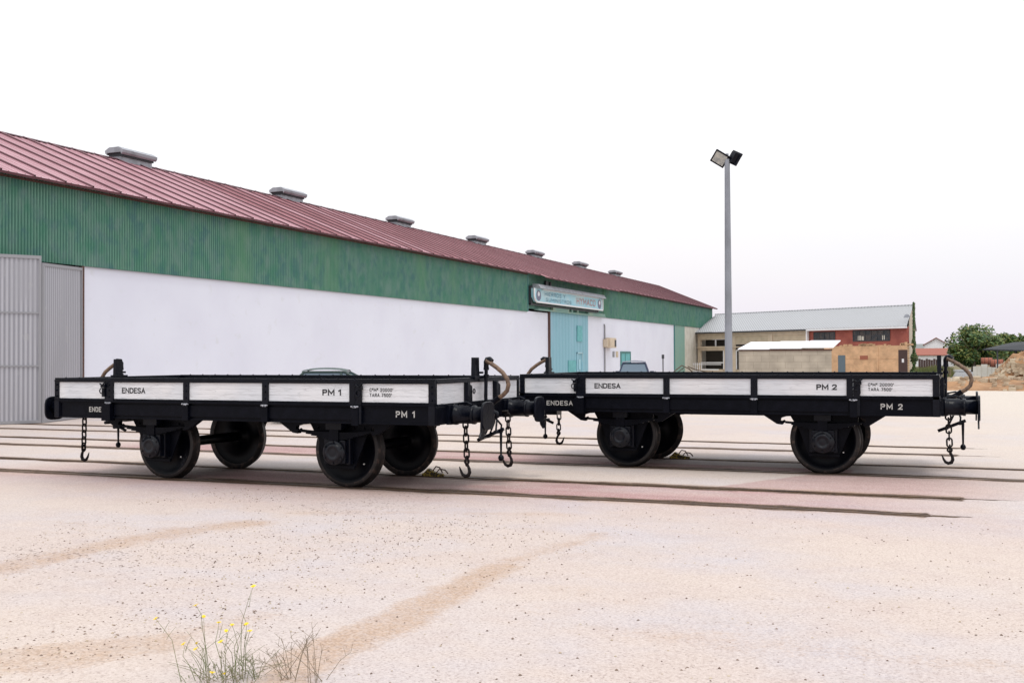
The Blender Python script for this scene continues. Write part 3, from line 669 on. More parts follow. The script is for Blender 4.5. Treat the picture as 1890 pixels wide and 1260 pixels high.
            b = MB(); b.prism([(x+d_, z_) for d_, z_ in ((-.12, .895), (.12, .895), (.12, .80), (-.12, .80))], 'y', s*1.10, s*1.24); b.build('spring_buckle', 'black', root, bevel=.006)
    return root, boards

def letter(root, bl, num, tu):
    rot = (math.pi/2, 0, 0); yb = -(YH-.012)-.0005
    def T(s, par, u0, u1, z, h, m, sp=1.0, y=yb, bold=.0):
        text(s, 'lettering', h, u1-u0, m, par, (U(u0), y, z), rot, sp, bold=bold)
    T('ENDESA', bl[1], 1.275, 1.685, 1.262, .080, 'mark_black', bold=.012)
    T('PM '+num, bl[3], 4.66, 4.93, 1.262, .082, 'mark_black', bold=.026)
    T("CaMa 20000'", bl[4], 5.37, 5.71, 1.318, .045, 'mark_black', 1.35, bold=.0)
    T("TARA 7500'", bl[4], 5.37, 5.69, 1.252, .045, 'mark_black', 1.35, bold=.0)
    sb = [o for o in COL.objects if o.parent == root and o.name.startswith('solebar')]
    sb = min(sb, key=lambda o: o.data.vertices[0].co.y)
    T('ENDESA', sb, tu[0], tu[1], .985, .074, 'mark_white', 1.3, y=-(YH-.030)-.0005, bold=.0)
    T('PM '+num, sb, tu[2], tu[3], .990, .082, 'mark_white', 1.5, y=-(YH-.030)-.0005, bold=.01)

wag, boards = make_wagon()
wag.location = (-12.414+XH, YT[0], 0)
tag(wag, 'black flat wagon with white plank sides numbered PM 1, on the nearest track', 'wagon', 'flat wagons standing on the yard tracks')
wag2 = copy_tree(wag)
wag2.location = (-6.556+XH, YT[1], 0)
tag(wag2, 'black flat wagon with white plank sides numbered PM 2, on the second track', 'wagon', 'flat wagons standing on the yard tracks')
def near_boards(root):
    L = [o for o in COL.objects if o.parent == root and o.name.split('.')[0] == 'side_board' and o.data.vertices[0].co.y < 0]
    return sorted(L, key=lambda o: o.data.vertices[0].co.x)
letter(wag, near_boards(wag), '1', (.645, .985, 5.75, 6.01))
letter(wag2, near_boards(wag2), '2', (.46, .89, 5.54, 5.82))
# the second wagon's near left chain is tied up out of sight
for o in [o for o in COL.objects if o.parent == wag2 and o.name.startswith('safety_chain')]:
    if True:
        v = o.data.vertices[0].co
        if (v.x < 0 and v.y < 0) or (v.x > 0 and v.y > 0):
            for c in [c for c in COL.objects if c.parent == o]: bpy.data.objects.remove(c)
            bpy.data.objects.remove(o)

# wheel chocks on the far rails
def chock(loc, label):
    r = empty('wheel_chock', loc)
    b = MB(); b.prism([(-.12, .0), (.20, .0), (.17, .025), (.05, .05), (-.05, .10), (-.12, .03)], 'y', -.04, .04); b.box(-.14, .22, -.05, -.042, -.01, .03); b.build('shoe', 'yellow_worn', r)
    b = MB(); b.tube([(.08, -.03, .03), (.14, -.02, .10), (.22, 0, .085), (.26, .02, .03)], .010, 6); b.tube([(.0, .03, .06), (.06, .02, .13), (.13, 0, .12), (.18, 0, .04)], .010, 6); b.build('handle', 'rust', r)
    return tag(r, label, 'wheel chock', 'wheel chocks on the rails')
chock((-12.414+4.712+.42, YT[0]+GA, 0), 'rusty yellow wheel chock behind the right far wheel of wagon PM 1')
chock((-6.556+1.628+.42, YT[1]+GA, 0), 'rusty brown wheel chock behind the left far wheel of wagon PM 2')

# ------------------------------------------------------------------ hangar
WX0 = -24.5; HY0, HY1 = 6., 115.
hg = empty('hangar', (WX0, HY0, 0)); tag(hg, 'long hangar with whitewashed wall, green corrugated band and red metal roof', 'hangar')
def P(b, name, m, par=None, **k):
    par = par or hg; o = b.build(name, m, par, **k); 
    o.matrix_parent_inverse = Matrix.Translation(-par.location) if par.parent is None else Matrix.Identity(4); return o
b = MB()
b.box(WX0-.25, WX0, 24.93, 65.1, -.1, 4.62); b.box(WX0-.25, WX0, 72.95, 98.3, -.1, 4.75); b.box(WX0-.25, WX0, HY0, 20, -.1, 4.62); b.box(WX0-.24, WX0-.01, 65.1, 72.95, 4.55, 4.7)
b.box(WX0-12.25, WX0-12, HY0, HY1, -.1, 6.8); b.box(WX0-12, WX0-.3, HY0+.02, HY0+.27, -.1, 6.8); b.box(WX0-12, WX0-.3, HY1-.3, HY1-.05, -.1, 6.8)
P(b, 'wall', 'wall_white')
b = MB(); b.box(WX0-.25, WX0+.02, 102.4, HY1, -.1, 4.7); P(b, 'end_pier', 'cream')
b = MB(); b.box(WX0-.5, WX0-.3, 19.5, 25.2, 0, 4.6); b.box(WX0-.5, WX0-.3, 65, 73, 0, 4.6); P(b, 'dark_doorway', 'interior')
# corrugated band
def corr_wall(y0, y1, z0, z1, x, pitch=.11, amp=.013, step=.25):
    b = MB(); n = int((y1-y0)/(pitch*step)); vs = []
    for i in range(n+1):
        y = y0+(y1-y0)*i/n; xx = x+amp*math.cos(2*math.pi*y/pitch); vs += [(xx, y, z0), (xx, y, z1)]
    b.add(vs, [(2*i, 2*i+2, 2*i+3, 2*i+1) for i in range(n)], True)
    b.add([(x-.05, y0, z0), (x-.05, y1, z0), (x-.05, y1, z1), (x-.05, y0, z1)], [(3, 2, 1, 0)])
    return b
b = corr_wall(HY0, 61.3, 4.58, 7.05, WX0+.08)
for a in (corr_wall(76.5, HY1, 4.72, 7.1, WX0+.08),): b.add(a.v, a.f, True)
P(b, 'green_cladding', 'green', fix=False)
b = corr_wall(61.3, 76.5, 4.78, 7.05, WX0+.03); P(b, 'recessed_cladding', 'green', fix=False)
b = corr_wall(98.35, 102.4, 0, 4.75, WX0+.03); P(b, 'pale_green_panel', 'green_pale', fix=False)
b = MB(); b.box(WX0-.2, WX0+.1, 98.2, 98.35, 0, 4.7); b.box(WX0, WX0+.1, 61.2, 61.32, 4.6, 7.0); P(b, 'corner_trim', 'teal_dark')
b = MB(); b.box(WX0+.02, WX0+.30, 62.5, 76.4, 4.72, 4.80); b.box(WX0+.05, WX0+.25, 65.3, 68.4, 4.81, 4.98); b.box(WX0+.05, WX0+.25, 72.5, 76.4, 4.81, 4.95); b.box(WX0+.05, WX0+.2, 69, 69.3, 4.81, 4.98); b.box(WX0+.05, WX0+.2, 70.2, 70.5, 4.81, 5.0)
P(b, 'door_rail', 'green_pale')
# roof, ribs every 1.13 m
def roof():
    ex, rx, ez, rz = -24.02, -30.5, 6.93, 9.62
    fx = -36.98
    b = MB(); rnd = random.Random(5); y = HY0-.3; nrib = 0
    sl = (rz-ez)/(ex-rx)
    up = Vector((sl, 0, 1)).normalized()
    while y < HY1+.3:
        y2 = min(y+1.13, HY1+.35); dx = rnd.uniform(-.04, .05)+.06; e1 = ex+.0; e2 = ex+dx
        can = .42 if 61.8 < (y+y2)/2 < 77.5 else 0
        def pt(x, yy, h=0): return (x+up.x*h, yy, rz-(rx-x)*-1*0+ (rz-(x-rx)*sl)-rz + up.z*h) if False else (x+up.x*h, yy, rz-(x-rx)*sl+up.z*h)
        e1 += can; e2 += can
        b.m = 1 if y < 33 else (1 if rnd.random() < .25 and y < 50 else 0)
        b.add([pt(rx, y), pt(rx, y2), pt(e2, y2), pt(e1, y)], [(0, 3, 2, 1)])
        for j in range(1, 4):   # small ribs within the sheet
            yy = y+(y2-y)*j/4; b.add([pt(rx, yy-.02), pt(rx, yy, .022), pt(rx, yy+.02), pt(e1, yy-.02), pt(e1, yy, .022), pt(e1, yy+.02)], [(0, 3, 4, 1), (1, 4, 5, 2)])
        # seam
        h = .055; w_ = .05
        b.add([pt(rx, y2-w_), pt(rx, y2-w_+.02, h), pt(rx, y2+.01, h), pt(rx, y2+.02, .0), pt(e2, y2-w_), pt(e2, y2-w_+.02, h), pt(e2, y2+.01, h), pt(e2, y2+.02, 0)], [(1, 5, 6, 2)])
        b.m = 2  # rib sides painted dark maroon to imitate their shadowed faces
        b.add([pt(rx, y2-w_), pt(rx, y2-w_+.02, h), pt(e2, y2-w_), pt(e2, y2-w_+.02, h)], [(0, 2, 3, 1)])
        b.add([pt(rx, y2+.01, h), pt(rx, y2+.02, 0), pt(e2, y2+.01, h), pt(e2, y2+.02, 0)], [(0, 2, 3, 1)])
        b.add([pt(e1, y), pt(e2, y2), (e2-.02, y2, pt(e2, y2)[2]-.07), (e1-.02, y, pt(e1, y)[2]-.07)], [(0, 1, 2, 3)])
        y = y2
    b.m = 0
    b.add([(rx, HY0-.3, rz), (rx, HY1+.35, rz), (fx, HY1+.35, ez), (fx, HY0-.3, ez)], [(0, 1, 2, 3)])
    # gable ends
    b.m = 0
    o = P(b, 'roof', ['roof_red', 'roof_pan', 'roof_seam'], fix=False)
    b = MB()
    for yy in (HY0, HY1-.02): b.add([(WX0, yy, 6.75), (rx, yy, 9.5), (-36.7, yy, 6.75)], [(0, 1, 2)])
    P(b, 'gable', 'green', fix=False)
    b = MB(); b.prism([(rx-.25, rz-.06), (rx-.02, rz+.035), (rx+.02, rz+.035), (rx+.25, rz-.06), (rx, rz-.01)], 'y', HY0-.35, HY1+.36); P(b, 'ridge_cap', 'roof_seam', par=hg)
    b = MB(); b.box(WX0-.1, WX0+.12, HY0, 61.2, 6.84, 6.9); b.box(WX0-.1, WX0+.12, 76.6, HY1, 6.84, 6.9); P(b, 'soffit', 'rust')
roof()
# ridge vents
for i, yc in enumerate((33.7, 44.6, 56.1, 67.2, 78.1, 89.0, 99.4)):
    v = empty('ridge_vent', (-30.5, yc, 9.55)); v.parent = hg; v.location = (-30.5-WX0, yc-HY0, 9.58)
    L2 = .98
    b = MB(); b.box(-.26, .26, -L2+.10, L2-.10, -.2, .16); b.build('vent_base', 'galv_light', v, bevel=.01)
    b = MB(); b.box(-.33, .33, -L2+.08, L2-.08, .14, .32); b.build('vent_slot', 'dark_void', v)
    b = MB(); b.prism([(-.44, .27), (-.36, .20), (-.34, .28), (.34, .28), (.36, .20), (.44, .27), (.46, .38), (.24, .50), (-.24, .50), (-.46, .38)], 'y', -L2, L2); b.build('vent_cap', 'galv_light', v, bevel=.01)
# door
b = corr_wall(65.13, 72.95, .02, 4.72, WX0+.06, .6, .008); dr = P(b, 'sliding_door', 'door_blue', fix=False)
b = MB(); b.box(WX0+.075, WX0+.11, 70.45, 71.55, 2.85, 3.95); P(b, 'door_patch', 'teal')
b = MB(); b.box(WX0+.075, WX0+.10, 68.6, 70.2, 0, 1.55); P(b, 'teal_patch', 'teal')
b = MB(); b.box(WX0+.075, WX0+.12, 70.38, 71.6, 0, .06); b.box(WX0+.075, WX0+.12, 70.38, 70.46, 0, 2.1); b.box(WX0+.075, WX0+.12, 71.5, 71.58, 0, 2.1); b.box(WX0+.075, WX0+.12, 70.38, 71.58, 2.02, 2.1); b.box(WX0+.08, WX0+.10, 70.8, 71.1, .9, 1.6); P(b, 'wicket_door', 'sign_blue')
b = MB(); b.box(WX0-.05, WX0+.12, 64.95, 65.12, 0, 4.72); P(b, 'door_jamb', 'rust')
b = MB(); b.box(WX0-.02, WX0+.04, 81.15, 83.6, 0, 2.05); td = P(b, 'side_door', 'teal'); b = MB(); b.box(WX0-.01, WX0+.07, 81.0, 81.15, 0, 2.2); b.box(WX0-.01, WX0+.07, 83.6, 83.75, 0, 2.2); b.box(WX0-.01, WX0+.07, 81.15, 83.6, 2.05, 2.2); b.box(WX0+.041, WX0+.06, 82.2, 82.3, 0, 2.05); P(b, 'side_door_frame', 'teal_dark')
# sign on the hangar
sg = empty('shop_sign', (WX0+.5, 68.15, 5.2)); sg.scale = (1, .975, .82); tag(sg, 'faded light blue shop sign board under the hangar eaves', 'sign')
SX = .0
b = MB(); prof = [(-6.55, .05), (-6.9, .35), (-6.95, 1.0), (6.95, 1.0), (6.95, .0), (-6.4, 0)]; b.prism(prof, 'x', -.25, 0); b.build('sign_panel', 'sign_blue', sg)
b = MB(); b.box(-.1, .06, -6.5, 7.0, -.07, .03); b.box(-.1, .06, 6.95, 7.03, .03, 1.1); b.tube([(-.02, -6.5, -.02), (-.02, -6.85, .12), (-.02, -7.0, .4), (-.02, -7.0, 1.0)], .06, 8); b.box(.0, .10, -5.6, 5.8, .93, .995); b.build('sign_border', 'white', sg)
b = MB(); b.prism([(-.25, 1.0), (.30, 1.0), (.12, 1.32), (-.25, 1.36)], 'y', -6.7, 7.02); b.build('sign_hood', 'galv_light', sg)
b = MB(); b.box(-.5, -.26, -6.9, -6.7, -.2, 1.2); b.box(-.5, -.26, 6.7, 6.9, -.2, 1.2); b.box(-.45, -.3, -6.9, 6.9, -.25, -.12); b.box(-.4, -.3, -4.1, -3.7, 1.3, 1.75); b.box(-.4, -.3, -3.3, -3.1, 1.3, 1.75); b.build('sign_frame', 'dark_metal', sg)
for yc, sgn in ((-6.3, 1), (6.25, -1)):
    b = MB(); b.prism([(yc+.42*math.cos(a/20*6.283), .48+.40*math.sin(a/20*6.283)) for a in range(20)], 'x', .003, .012); b.m = 1
    b.prism([(yc+.16*math.cos(a/20*6.283), .6+.18*math.sin(a/20*6.283)) for a in range(20)], 'x', .012, .018); b.build('emblem', ['sign_purple', 'white'], sg)
rot = (math.pi/2, 0, math.pi/2)
text('HIERROS Y', 'lettering', .30, 3.9, 'sign_dark', sg, (.012, -5.2, .52), rot, 1.15, .01)
text('SUMINISTROS', 'lettering', .27, 4.9, 'sign_dark', sg, (.012, -5.0, .12), rot, 1.1, .01)
text('HYMACO', 'lettering', .55, 4.1, 'sign_red', sg, (.012, 1.1, .22), rot, 1.1, .01, bold=-.01)
# folding gate, two leaves standing open in front of the doorway
def leaf(par, name, p, q_, h0, h1, rails, m='galv'):
    p, q_ = Vector((*p, 0)), Vector((*q_, 0)); L = (q_-p).length; ang = math.atan2(-(q_-p).x, (q_-p).y)
    b = MB(); n = int(L/.03); vs = []
    for i in range(n+1):
        y = L*i/n; x = .012*math.cos(2*math.pi*y/.12); z1 = h0+(h1-h0)*i/n; vs += [(x, y, .03), (x, y, z1)]
    b.add(vs, [(2*i, 2*i+2, 2*i+3, 2*i+1) for i in range(n)], True)
    o = b.build('gate_leaf', m, par, fix=False); o.location = p-Vector(par.location); o.rotation_euler = (0, 0, ang)
    b = MB(); b.box(-.03, .035, -.03, .05, 0, h0+.02); b.box(-.03, .035, L-.04, L+.02, 0, h1+.02); b.box(-.03, .035, .05, L-.04, .0, .08)
    b.add([(-.03, .05, h0-.07), (.035, .05, h0-.07), (.035, L-.04, h1-.07), (-.03, L-.04, h1-.07), (-.03, .05, h0+.02), (.035, .05, h0+.02), (.035, L-.04, h1+.02), (-.03, L-.04, h1+.02)], [(0,1,2,3),(4,5,6,7),(0,1,5,4),(2,3,7,6),(1,2,6,5),(3,0,4,7)])
    for z in rails: b.box(.013, .032, .05, L-.04, z-.025, z+.025)
    f = b.build('gate_frame', 'galv_frame', o)
    return o
gt = empty('folding_gate', (-23.5, 22.5, 0)); tag(gt, 'tall grey galvanised folding gate standing open at the hangar wall', 'gate')
leaf(gt, 'a', (-25.2, 19.8), (-23.56, 22.47), 4.62, 4.62, (1.58, 3.05))
leaf(gt, 'b', (-23.53, 22.52), (-24.42, 24.85), 4.43, 4.5, ())
b = MB(); b.box(WX0-.02, WX0+.09, 24.86, 24.97, 0, 4.58); P(b, 'door_frame', 'rust')

# electric box, pipe, small notices, bollard on the wall
r = empty('electric_meter_box', (WX0+.02, 77.3, 2.4)); tag(r, 'beige electric meter box with dark hatch, fed by a thin pipe on the hangar wall', 'meter box')
b = MB(); b.box(0, .5, -.5, 1.0, .05, .8); b.box(0, .35, -.75, -.5, .1, .7); b.build('cabinet', 'beige', r, bevel=.02); b = MB(); b.box(.5, .53, .55, .9, .15, .65); b.build('hatch', 'dark_metal', r); b = MB(); b.tube([(.06, -.5, -2.4), (.06, -.5, 1.7), (.06, -.62, 1.8)], .055, 8); b.build('pipe', 'galv_frame', r)
for i, (y, w_) in enumerate(((79.2, .25), (80.1, .3))):
    b = MB(); b.box(0, .02, -w_, w_, -.2, .25); o = b.build('notice', 'galv_light' if i == 0 else 'beige_dark', loc=(WX0+.01, y, 1.95)); tag(o, ['small grey notice beside the meter box', 'small brown notice beside the teal side door'][i], 'notice')
r = empty('bollard_pole', (WX0+1.2, 89.6, 0)); tag(r, 'thin dark pole standing alone before the white hangar wall', 'pole'); b = MB(); b.cyl((0, 0, 0), (0, 0, 1.7), .05, n=8); b.build('pole', 'dark_metal', r); b = MB(); b.box(-.09, .09, -.09, .09, 1.6, 1.95); b.build('pole_head', 'dark_metal', r)
b = MB(); b.tube([(0, 0, 0), (.3, .5, .5), (.8, 1.2, 1.0), (1.2, 2.2, .7), (1.5, 3, .2)], .05, 6); b.tube([(1.2, 1.8, .9), (1.6, 2.6, .65), (2.6, 4.4, .3)], .05, 6); b.tube([(0, .5, .0), (.9, 1.6, .8)], .04, 6)
tag(b.build('brush_pile', 'bark', loc=(WX0+1.5, 90.6, 0)), 'pile of bent dry branches beside the thin pole by the hangar', 'branches')

# ------------------------------------------------------------------ workshop with grey roof (front wall runs from the hangar to the right)
A = Vector((-24.3, 107.3)); B_ = Vector((-3.85, 94.8)); WL = (B_-A).length; ang = math.atan2((B_-A).y, (B_-A).x)
ws = empty('workshop', (A.x, A.y, 0), ang); tag(ws, 'low workshop with grey corrugated roof, half beige bays and half red wall over brick', 'workshop')
def lp(X_, Y_):   # world -> workshop local
    v = Vector((X_-A.x, Y_-A.y)); c, s = math.cos(-ang), math.sin(-ang); return (v.x*c-v.y*s, v.x*s+v.y*c)
dep_ = Vector(lp(A.x, A.y+9.2))          # depth vector, parallel to the hangar
EZ, RZ = 4.18, 6.33
b = MB()
def wallbox(b, t0, t1, z0, z1, y0=0, y1=.25): b.box(t0, t1, y0, y1, z0, z1)
wallbox(b, 0, .35, 0, EZ); wallbox(b, 4.45, 5.05, 0, EZ); wallbox(b, 9.15, 9.65, 0, EZ, -.05); wallbox(b, 13.45, 13.9, 0, EZ, -.05)
wallbox(b, .35, 4.45, 3.45, EZ); wallbox(b, .35, 4.45, 2.35, 2.78, -.06); wallbox(b, 5.05, 13.45, 2.95, 3.05, -.03); wallbox(b, 5.05, 13.45, 3.72, EZ, -.02); wallbox(b, .35, 3.6, .0, .5)
b.box(3.45, 4.45, 0, .2, 0, 2.35)
b.box(-.0, 13.9, -.15, .0, 2.62, 2.72)
P2 = lambda b, n, m, **k: b.build(n, m, ws, **k)
P2(b, 'bay_frame', 'beige')
b = MB(); b.box(5.05, 9.15, .06, .2, 0, 3.72); b.box(9.65, 13.45, .06, .2, 0, 3.72); P2(b, 'bay_infill', 'beige_dark')
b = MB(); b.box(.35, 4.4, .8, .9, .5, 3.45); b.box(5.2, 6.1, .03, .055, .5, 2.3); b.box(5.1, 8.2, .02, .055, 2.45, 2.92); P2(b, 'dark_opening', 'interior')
for bx in (((2.36, 2.46, .0, .1, 2.8, 3.4),), ((.4, 3.44, .0, .08, 1.1, 1.22), (3.44, 3.55, -.02, .1, .5, 2.34)), ((5.1, 5.2, -.02, .1, .5, 2.30), (6.1, 6.2, -.02, .1, .5, 2.30), (5.1, 6.2, -.02, .1, 2.3, 2.38))):
    b = MB()
    for q_ in bx: b.box(*q_)
    P2(b, 'window_frame', 'white')
b = MB(); b.box(13.9, WL-.02, 0, .25, 2.62, EZ); P2(b, 'red_wall', 'red_wall')
b = MB(); b.box(13.9, WL-.02, -.02, .27, 0, 2.62); b.box(WL-.27, WL-.02, -.03, .3, 2.62, 2.9)
rnd = random.Random(2)
for k_ in range(26): t = rnd.uniform(17, 24); b.box(t, t+rnd.uniform(.15, .5), -.022, .1, 2.6, 2.62+rnd.uniform(.03, .22))
b.box(21.0, 21.15, -.06, .0, 0, 2.5); b.box(16.9, WL-.1, -.045, .0, 1.5, 1.56)
P2(b, 'brick_wall', 'brick')
for (t0, t1, z0, z1) in ((14.43, 16.73, 3.2, 3.87), (18.63, 22.29, 3.05, 3.92)):
    b = MB(); b.box(t0, t1, -.02, .05, z0, z1); wn = P2(b, 'window', 'window_glass')
    b = MB(); n = 4 if t1-t0 < 3 else 6
    for i in range(n+1): t = t0+(t1-t0)*i/n; b.box(t-.03, t+.03, -.05, -.02, z0, z1)
    b.box(t0, t1, -.05, -.02, z0-.04, z0+.03); b.box(t0, t1, -.05, -.02, z1-.03, z1+.04); b.build('frame', 'dark_metal', wn)
    if t0 > 18:
        b = MB(); b.box(19.12, 19.42, -.03, -.021, z0+.05, 3.5); b.box(19.5, 19.72, -.03, -.021, z0+.05, 3.45); b.box(21.55, 21.8, -.03, -.021, 3.12, 3.5); b.build('pane', 'cream', wn)
b = MB(); b.box(17.06, 17.8, -.06, .0, 0, 1.82); P2(b, 'blue_door', 'blue_grey')
b = MB(); b.box(19.33, 20.11, -.06, -.02, 1.44, 1.78); P2(b, 'vent_grille', 'rust_pale')
b = MB(); b.box(23.12, 23.95, -.06, .0, 0, 2.25); bd = P2(b, 'brown_door', 'brown_door'); b = MB(); b.box(23.45, 23.65, -.07, -.061, 1.2, 1.5); b.build('notice', 'white', bd)
# roof
b = MB(); n = 150; vs = []
e0 = Vector((-.1, -.35)); e1 = Vector((WL+.15, -.35))
for i in range(n*2+1):
    t = i/(n*2); p = e0.lerp(e1, t); h = .03*(1 if i % 2 else -1)
    vs += [(p.x-dep_.x*.04*0, p.y, EZ+.02+h), (p.x+dep_.x, p.y+.35+dep_.y, RZ+h)]
b.add(vs, [(2*i, 2*i+2, 2*i+3, 2*i+1) for i in range(n*2)], True)
b.add([(e0.x+dep_.x, .0+dep_.y, RZ), (e1.x+dep_.x, dep_.y, RZ), (e1.x+dep_.x*2, dep_.y*2, EZ), (e0.x+dep_.x*2, dep_.y*2, EZ)], [(0, 1, 2, 3)])
P2(b, 'roof', 'roof_grey', fix=False)
b = MB(); b.box(-.1, 13.9, -.42, -.30, EZ-.12, EZ+.0); P2(b, 'gutter', 'dark_metal'); b = MB(); b.box(13.9, WL+.2, -.46, -.34, EZ-.14, EZ+.0); b.box(13.85, 13.95, -.40, -.1, 3.0, EZ-.14); P2(b, 'white_gutter', 'white')
b = MB(); pr = [(WL+.0, .1, 0), (WL+dep_.x*2, dep_.y*2, 0), (WL+dep_.x*2, dep_.y*2, EZ), (WL+dep_.x, dep_.y, RZ-.05), (WL, .1, EZ)]; b.add(pr, [(0, 1, 2, 3, 4)]); b.add([(p[0]-.3, p[1], p[2]) for p in pr], [(4, 3, 2, 1, 0)])
P2(b, 'gable_wall', 'beige', fix=False)
b = MB(); b.tube([(e0.x+dep_.x-.1, dep_.y, RZ+.03), (e1.x+dep_.x, dep_.y, RZ+.03)], .07, 6); P2(b, 'ridge_cap', 'roof_grey')
sdh = empty('satellite_dish'); sdh.parent = ws; dd_ = dep_*.37; sdh.location = (24.0+dd_.x-.3, dd_.y, 4.95)
b = MB(); b.lathe([(0, .0), (.15, .02), (.30, .09)], (0, 0, .1), 'y', 16); b.tube([(0, .0, -.25), (0, .08, .1)], .03, 6); b.build('dish', 'galv_light', sdh, fix=False)
b = MB()
for i in range(8): b.box(-.42+i*.29, -.34+i*.29, 0, .05, 0, 1.15)
b.box(-.42, 1.7, .05, .09, .25, .33); b.box(-.42, 4.2, .05, .09, .95, 1.03); b.box(1.7, 3.9, 0, .06, .4, .55)
o = b.build('picket_fence', 'white', loc=(A.x-.0+math.sin(ang)*1.2, A.y-math.cos(ang)*1.2, 0)); o.rotation_euler = (0, 0, ang); tag(o, 'short white picket fence in front of the beige workshop bays', 'fence')

# block shed with white roof in front
sh = empty('block_shed', (-11.4, 60.3, 0), math.atan2(62.31-60.3, -6.43+11.4)); tag(sh, 'low concrete block shed with a bright white sheet roof', 'shed')
SL = math.hypot(4.97, 2.01); a_ = math.atan2(62.31-60.3, 4.97); dl = Vector((math.sin(a_)*4.6, math.cos(a_)*4.6)); dl = dl*.9
b = MB(); b.box(.12, SL-.08, .1, .3, 0, 2.08); b.add([(SL-.1, .3, 0), (SL-.1+dl.x*.12, dl.y*.2, 0), (SL-.1+dl.x*.12, dl.y*.2, 2.16), (SL-.1, .3, 2.1)], [(0, 1, 2, 3)]); b.add([(.12, .3, 0), (.12+dl.x, dl.y, 0), (.12+dl.x, dl.y, 2.4), (.12, .3, 2.1)], [(3, 2, 1, 0)]); b.add([(.12+dl.x, dl.y, 0), (SL-1.0+dl.x, dl.y, 0), (SL-1.0+dl.x, dl.y, 2.4), (.12+dl.x, dl.y, 2.4)], [(0, 1, 2, 3)])
b.build('block_wall', 'block', sh, fix=False)
b = MB()
for i in range(3):
    t0 = SL*i/3+.01; t1 = SL*(i+1)/3-.01; z = .035*i
    b.add([(t0, 0, 2.14+z), (t1, 0, 2.14+z), (t1+dl.x, dl.y, 2.58+z), (t0+dl.x, dl.y, 2.58+z), (t0, 0, 2.18+z), (t1, 0, 2.18+z), (t1+dl.x, dl.y, 2.62+z), (t0+dl.x, dl.y, 2.62+z)], [(0,3,2,1),(4,5,6,7),(0,1,5,4),(1,2,6,5),(2,3,7,6),(3,0,4,7)])
b.build('roof', 'roof_white', sh)
b = MB(); b.box(.1, SL-.06, .05, .2, 2.06, 2.135); b.build('eaves_beam', 'rust', sh)

# ------------------------------------------------------------------ floodlight mast
lm = empty('floodlight_mast', (-7.5, 38.0, 0)); tag(lm, 'tall grey tapered mast carrying two floodlights in the yard', 'lamp post')
b = MB(); b.lathe([(.0, 0), (.145, 0), (.095, 8.75), (.0, 8.75)], (0, 0, 0), 'z', 10, smooth=False); b.box(-.22, .22, -.22, .22, 0, .03); b.cyl((0, 0, 8.7), (0, 0, 8.95), .05, n=8); b.tube([(-.25, -.05, 8.85), (.35, .1, 8.85)], .03, 8)
b.build('mast', 'steel_post', lm)
def flood(c, yaw_, tilt, roll_, lit):
    e = empty('floodlight'); e.parent = lm; e.location = c; e.rotation_mode = 'XYZ'; e.rotation_euler = (tilt, roll_, yaw_)
    b = MB(); b.box(-.27, .27, -.0, .07, -.24, .24); b.prism([(-.18, .07), (.18, .07), (.12, .20), (-.12, .20)], 'z', -.18, .18); b.build('housing', 'black', e, bevel=.01)
    b = MB(); b.box(-.215, .215, -.012, -.001, -.185, .185); b.build('glass', 'lamp_glass', e)
flood((-.25, -.08, 8.78), YAW-.2, R(18), R(33), True)
flood((.27, .12, 8.78), YAW+2.0, R(20), R(-24), False)

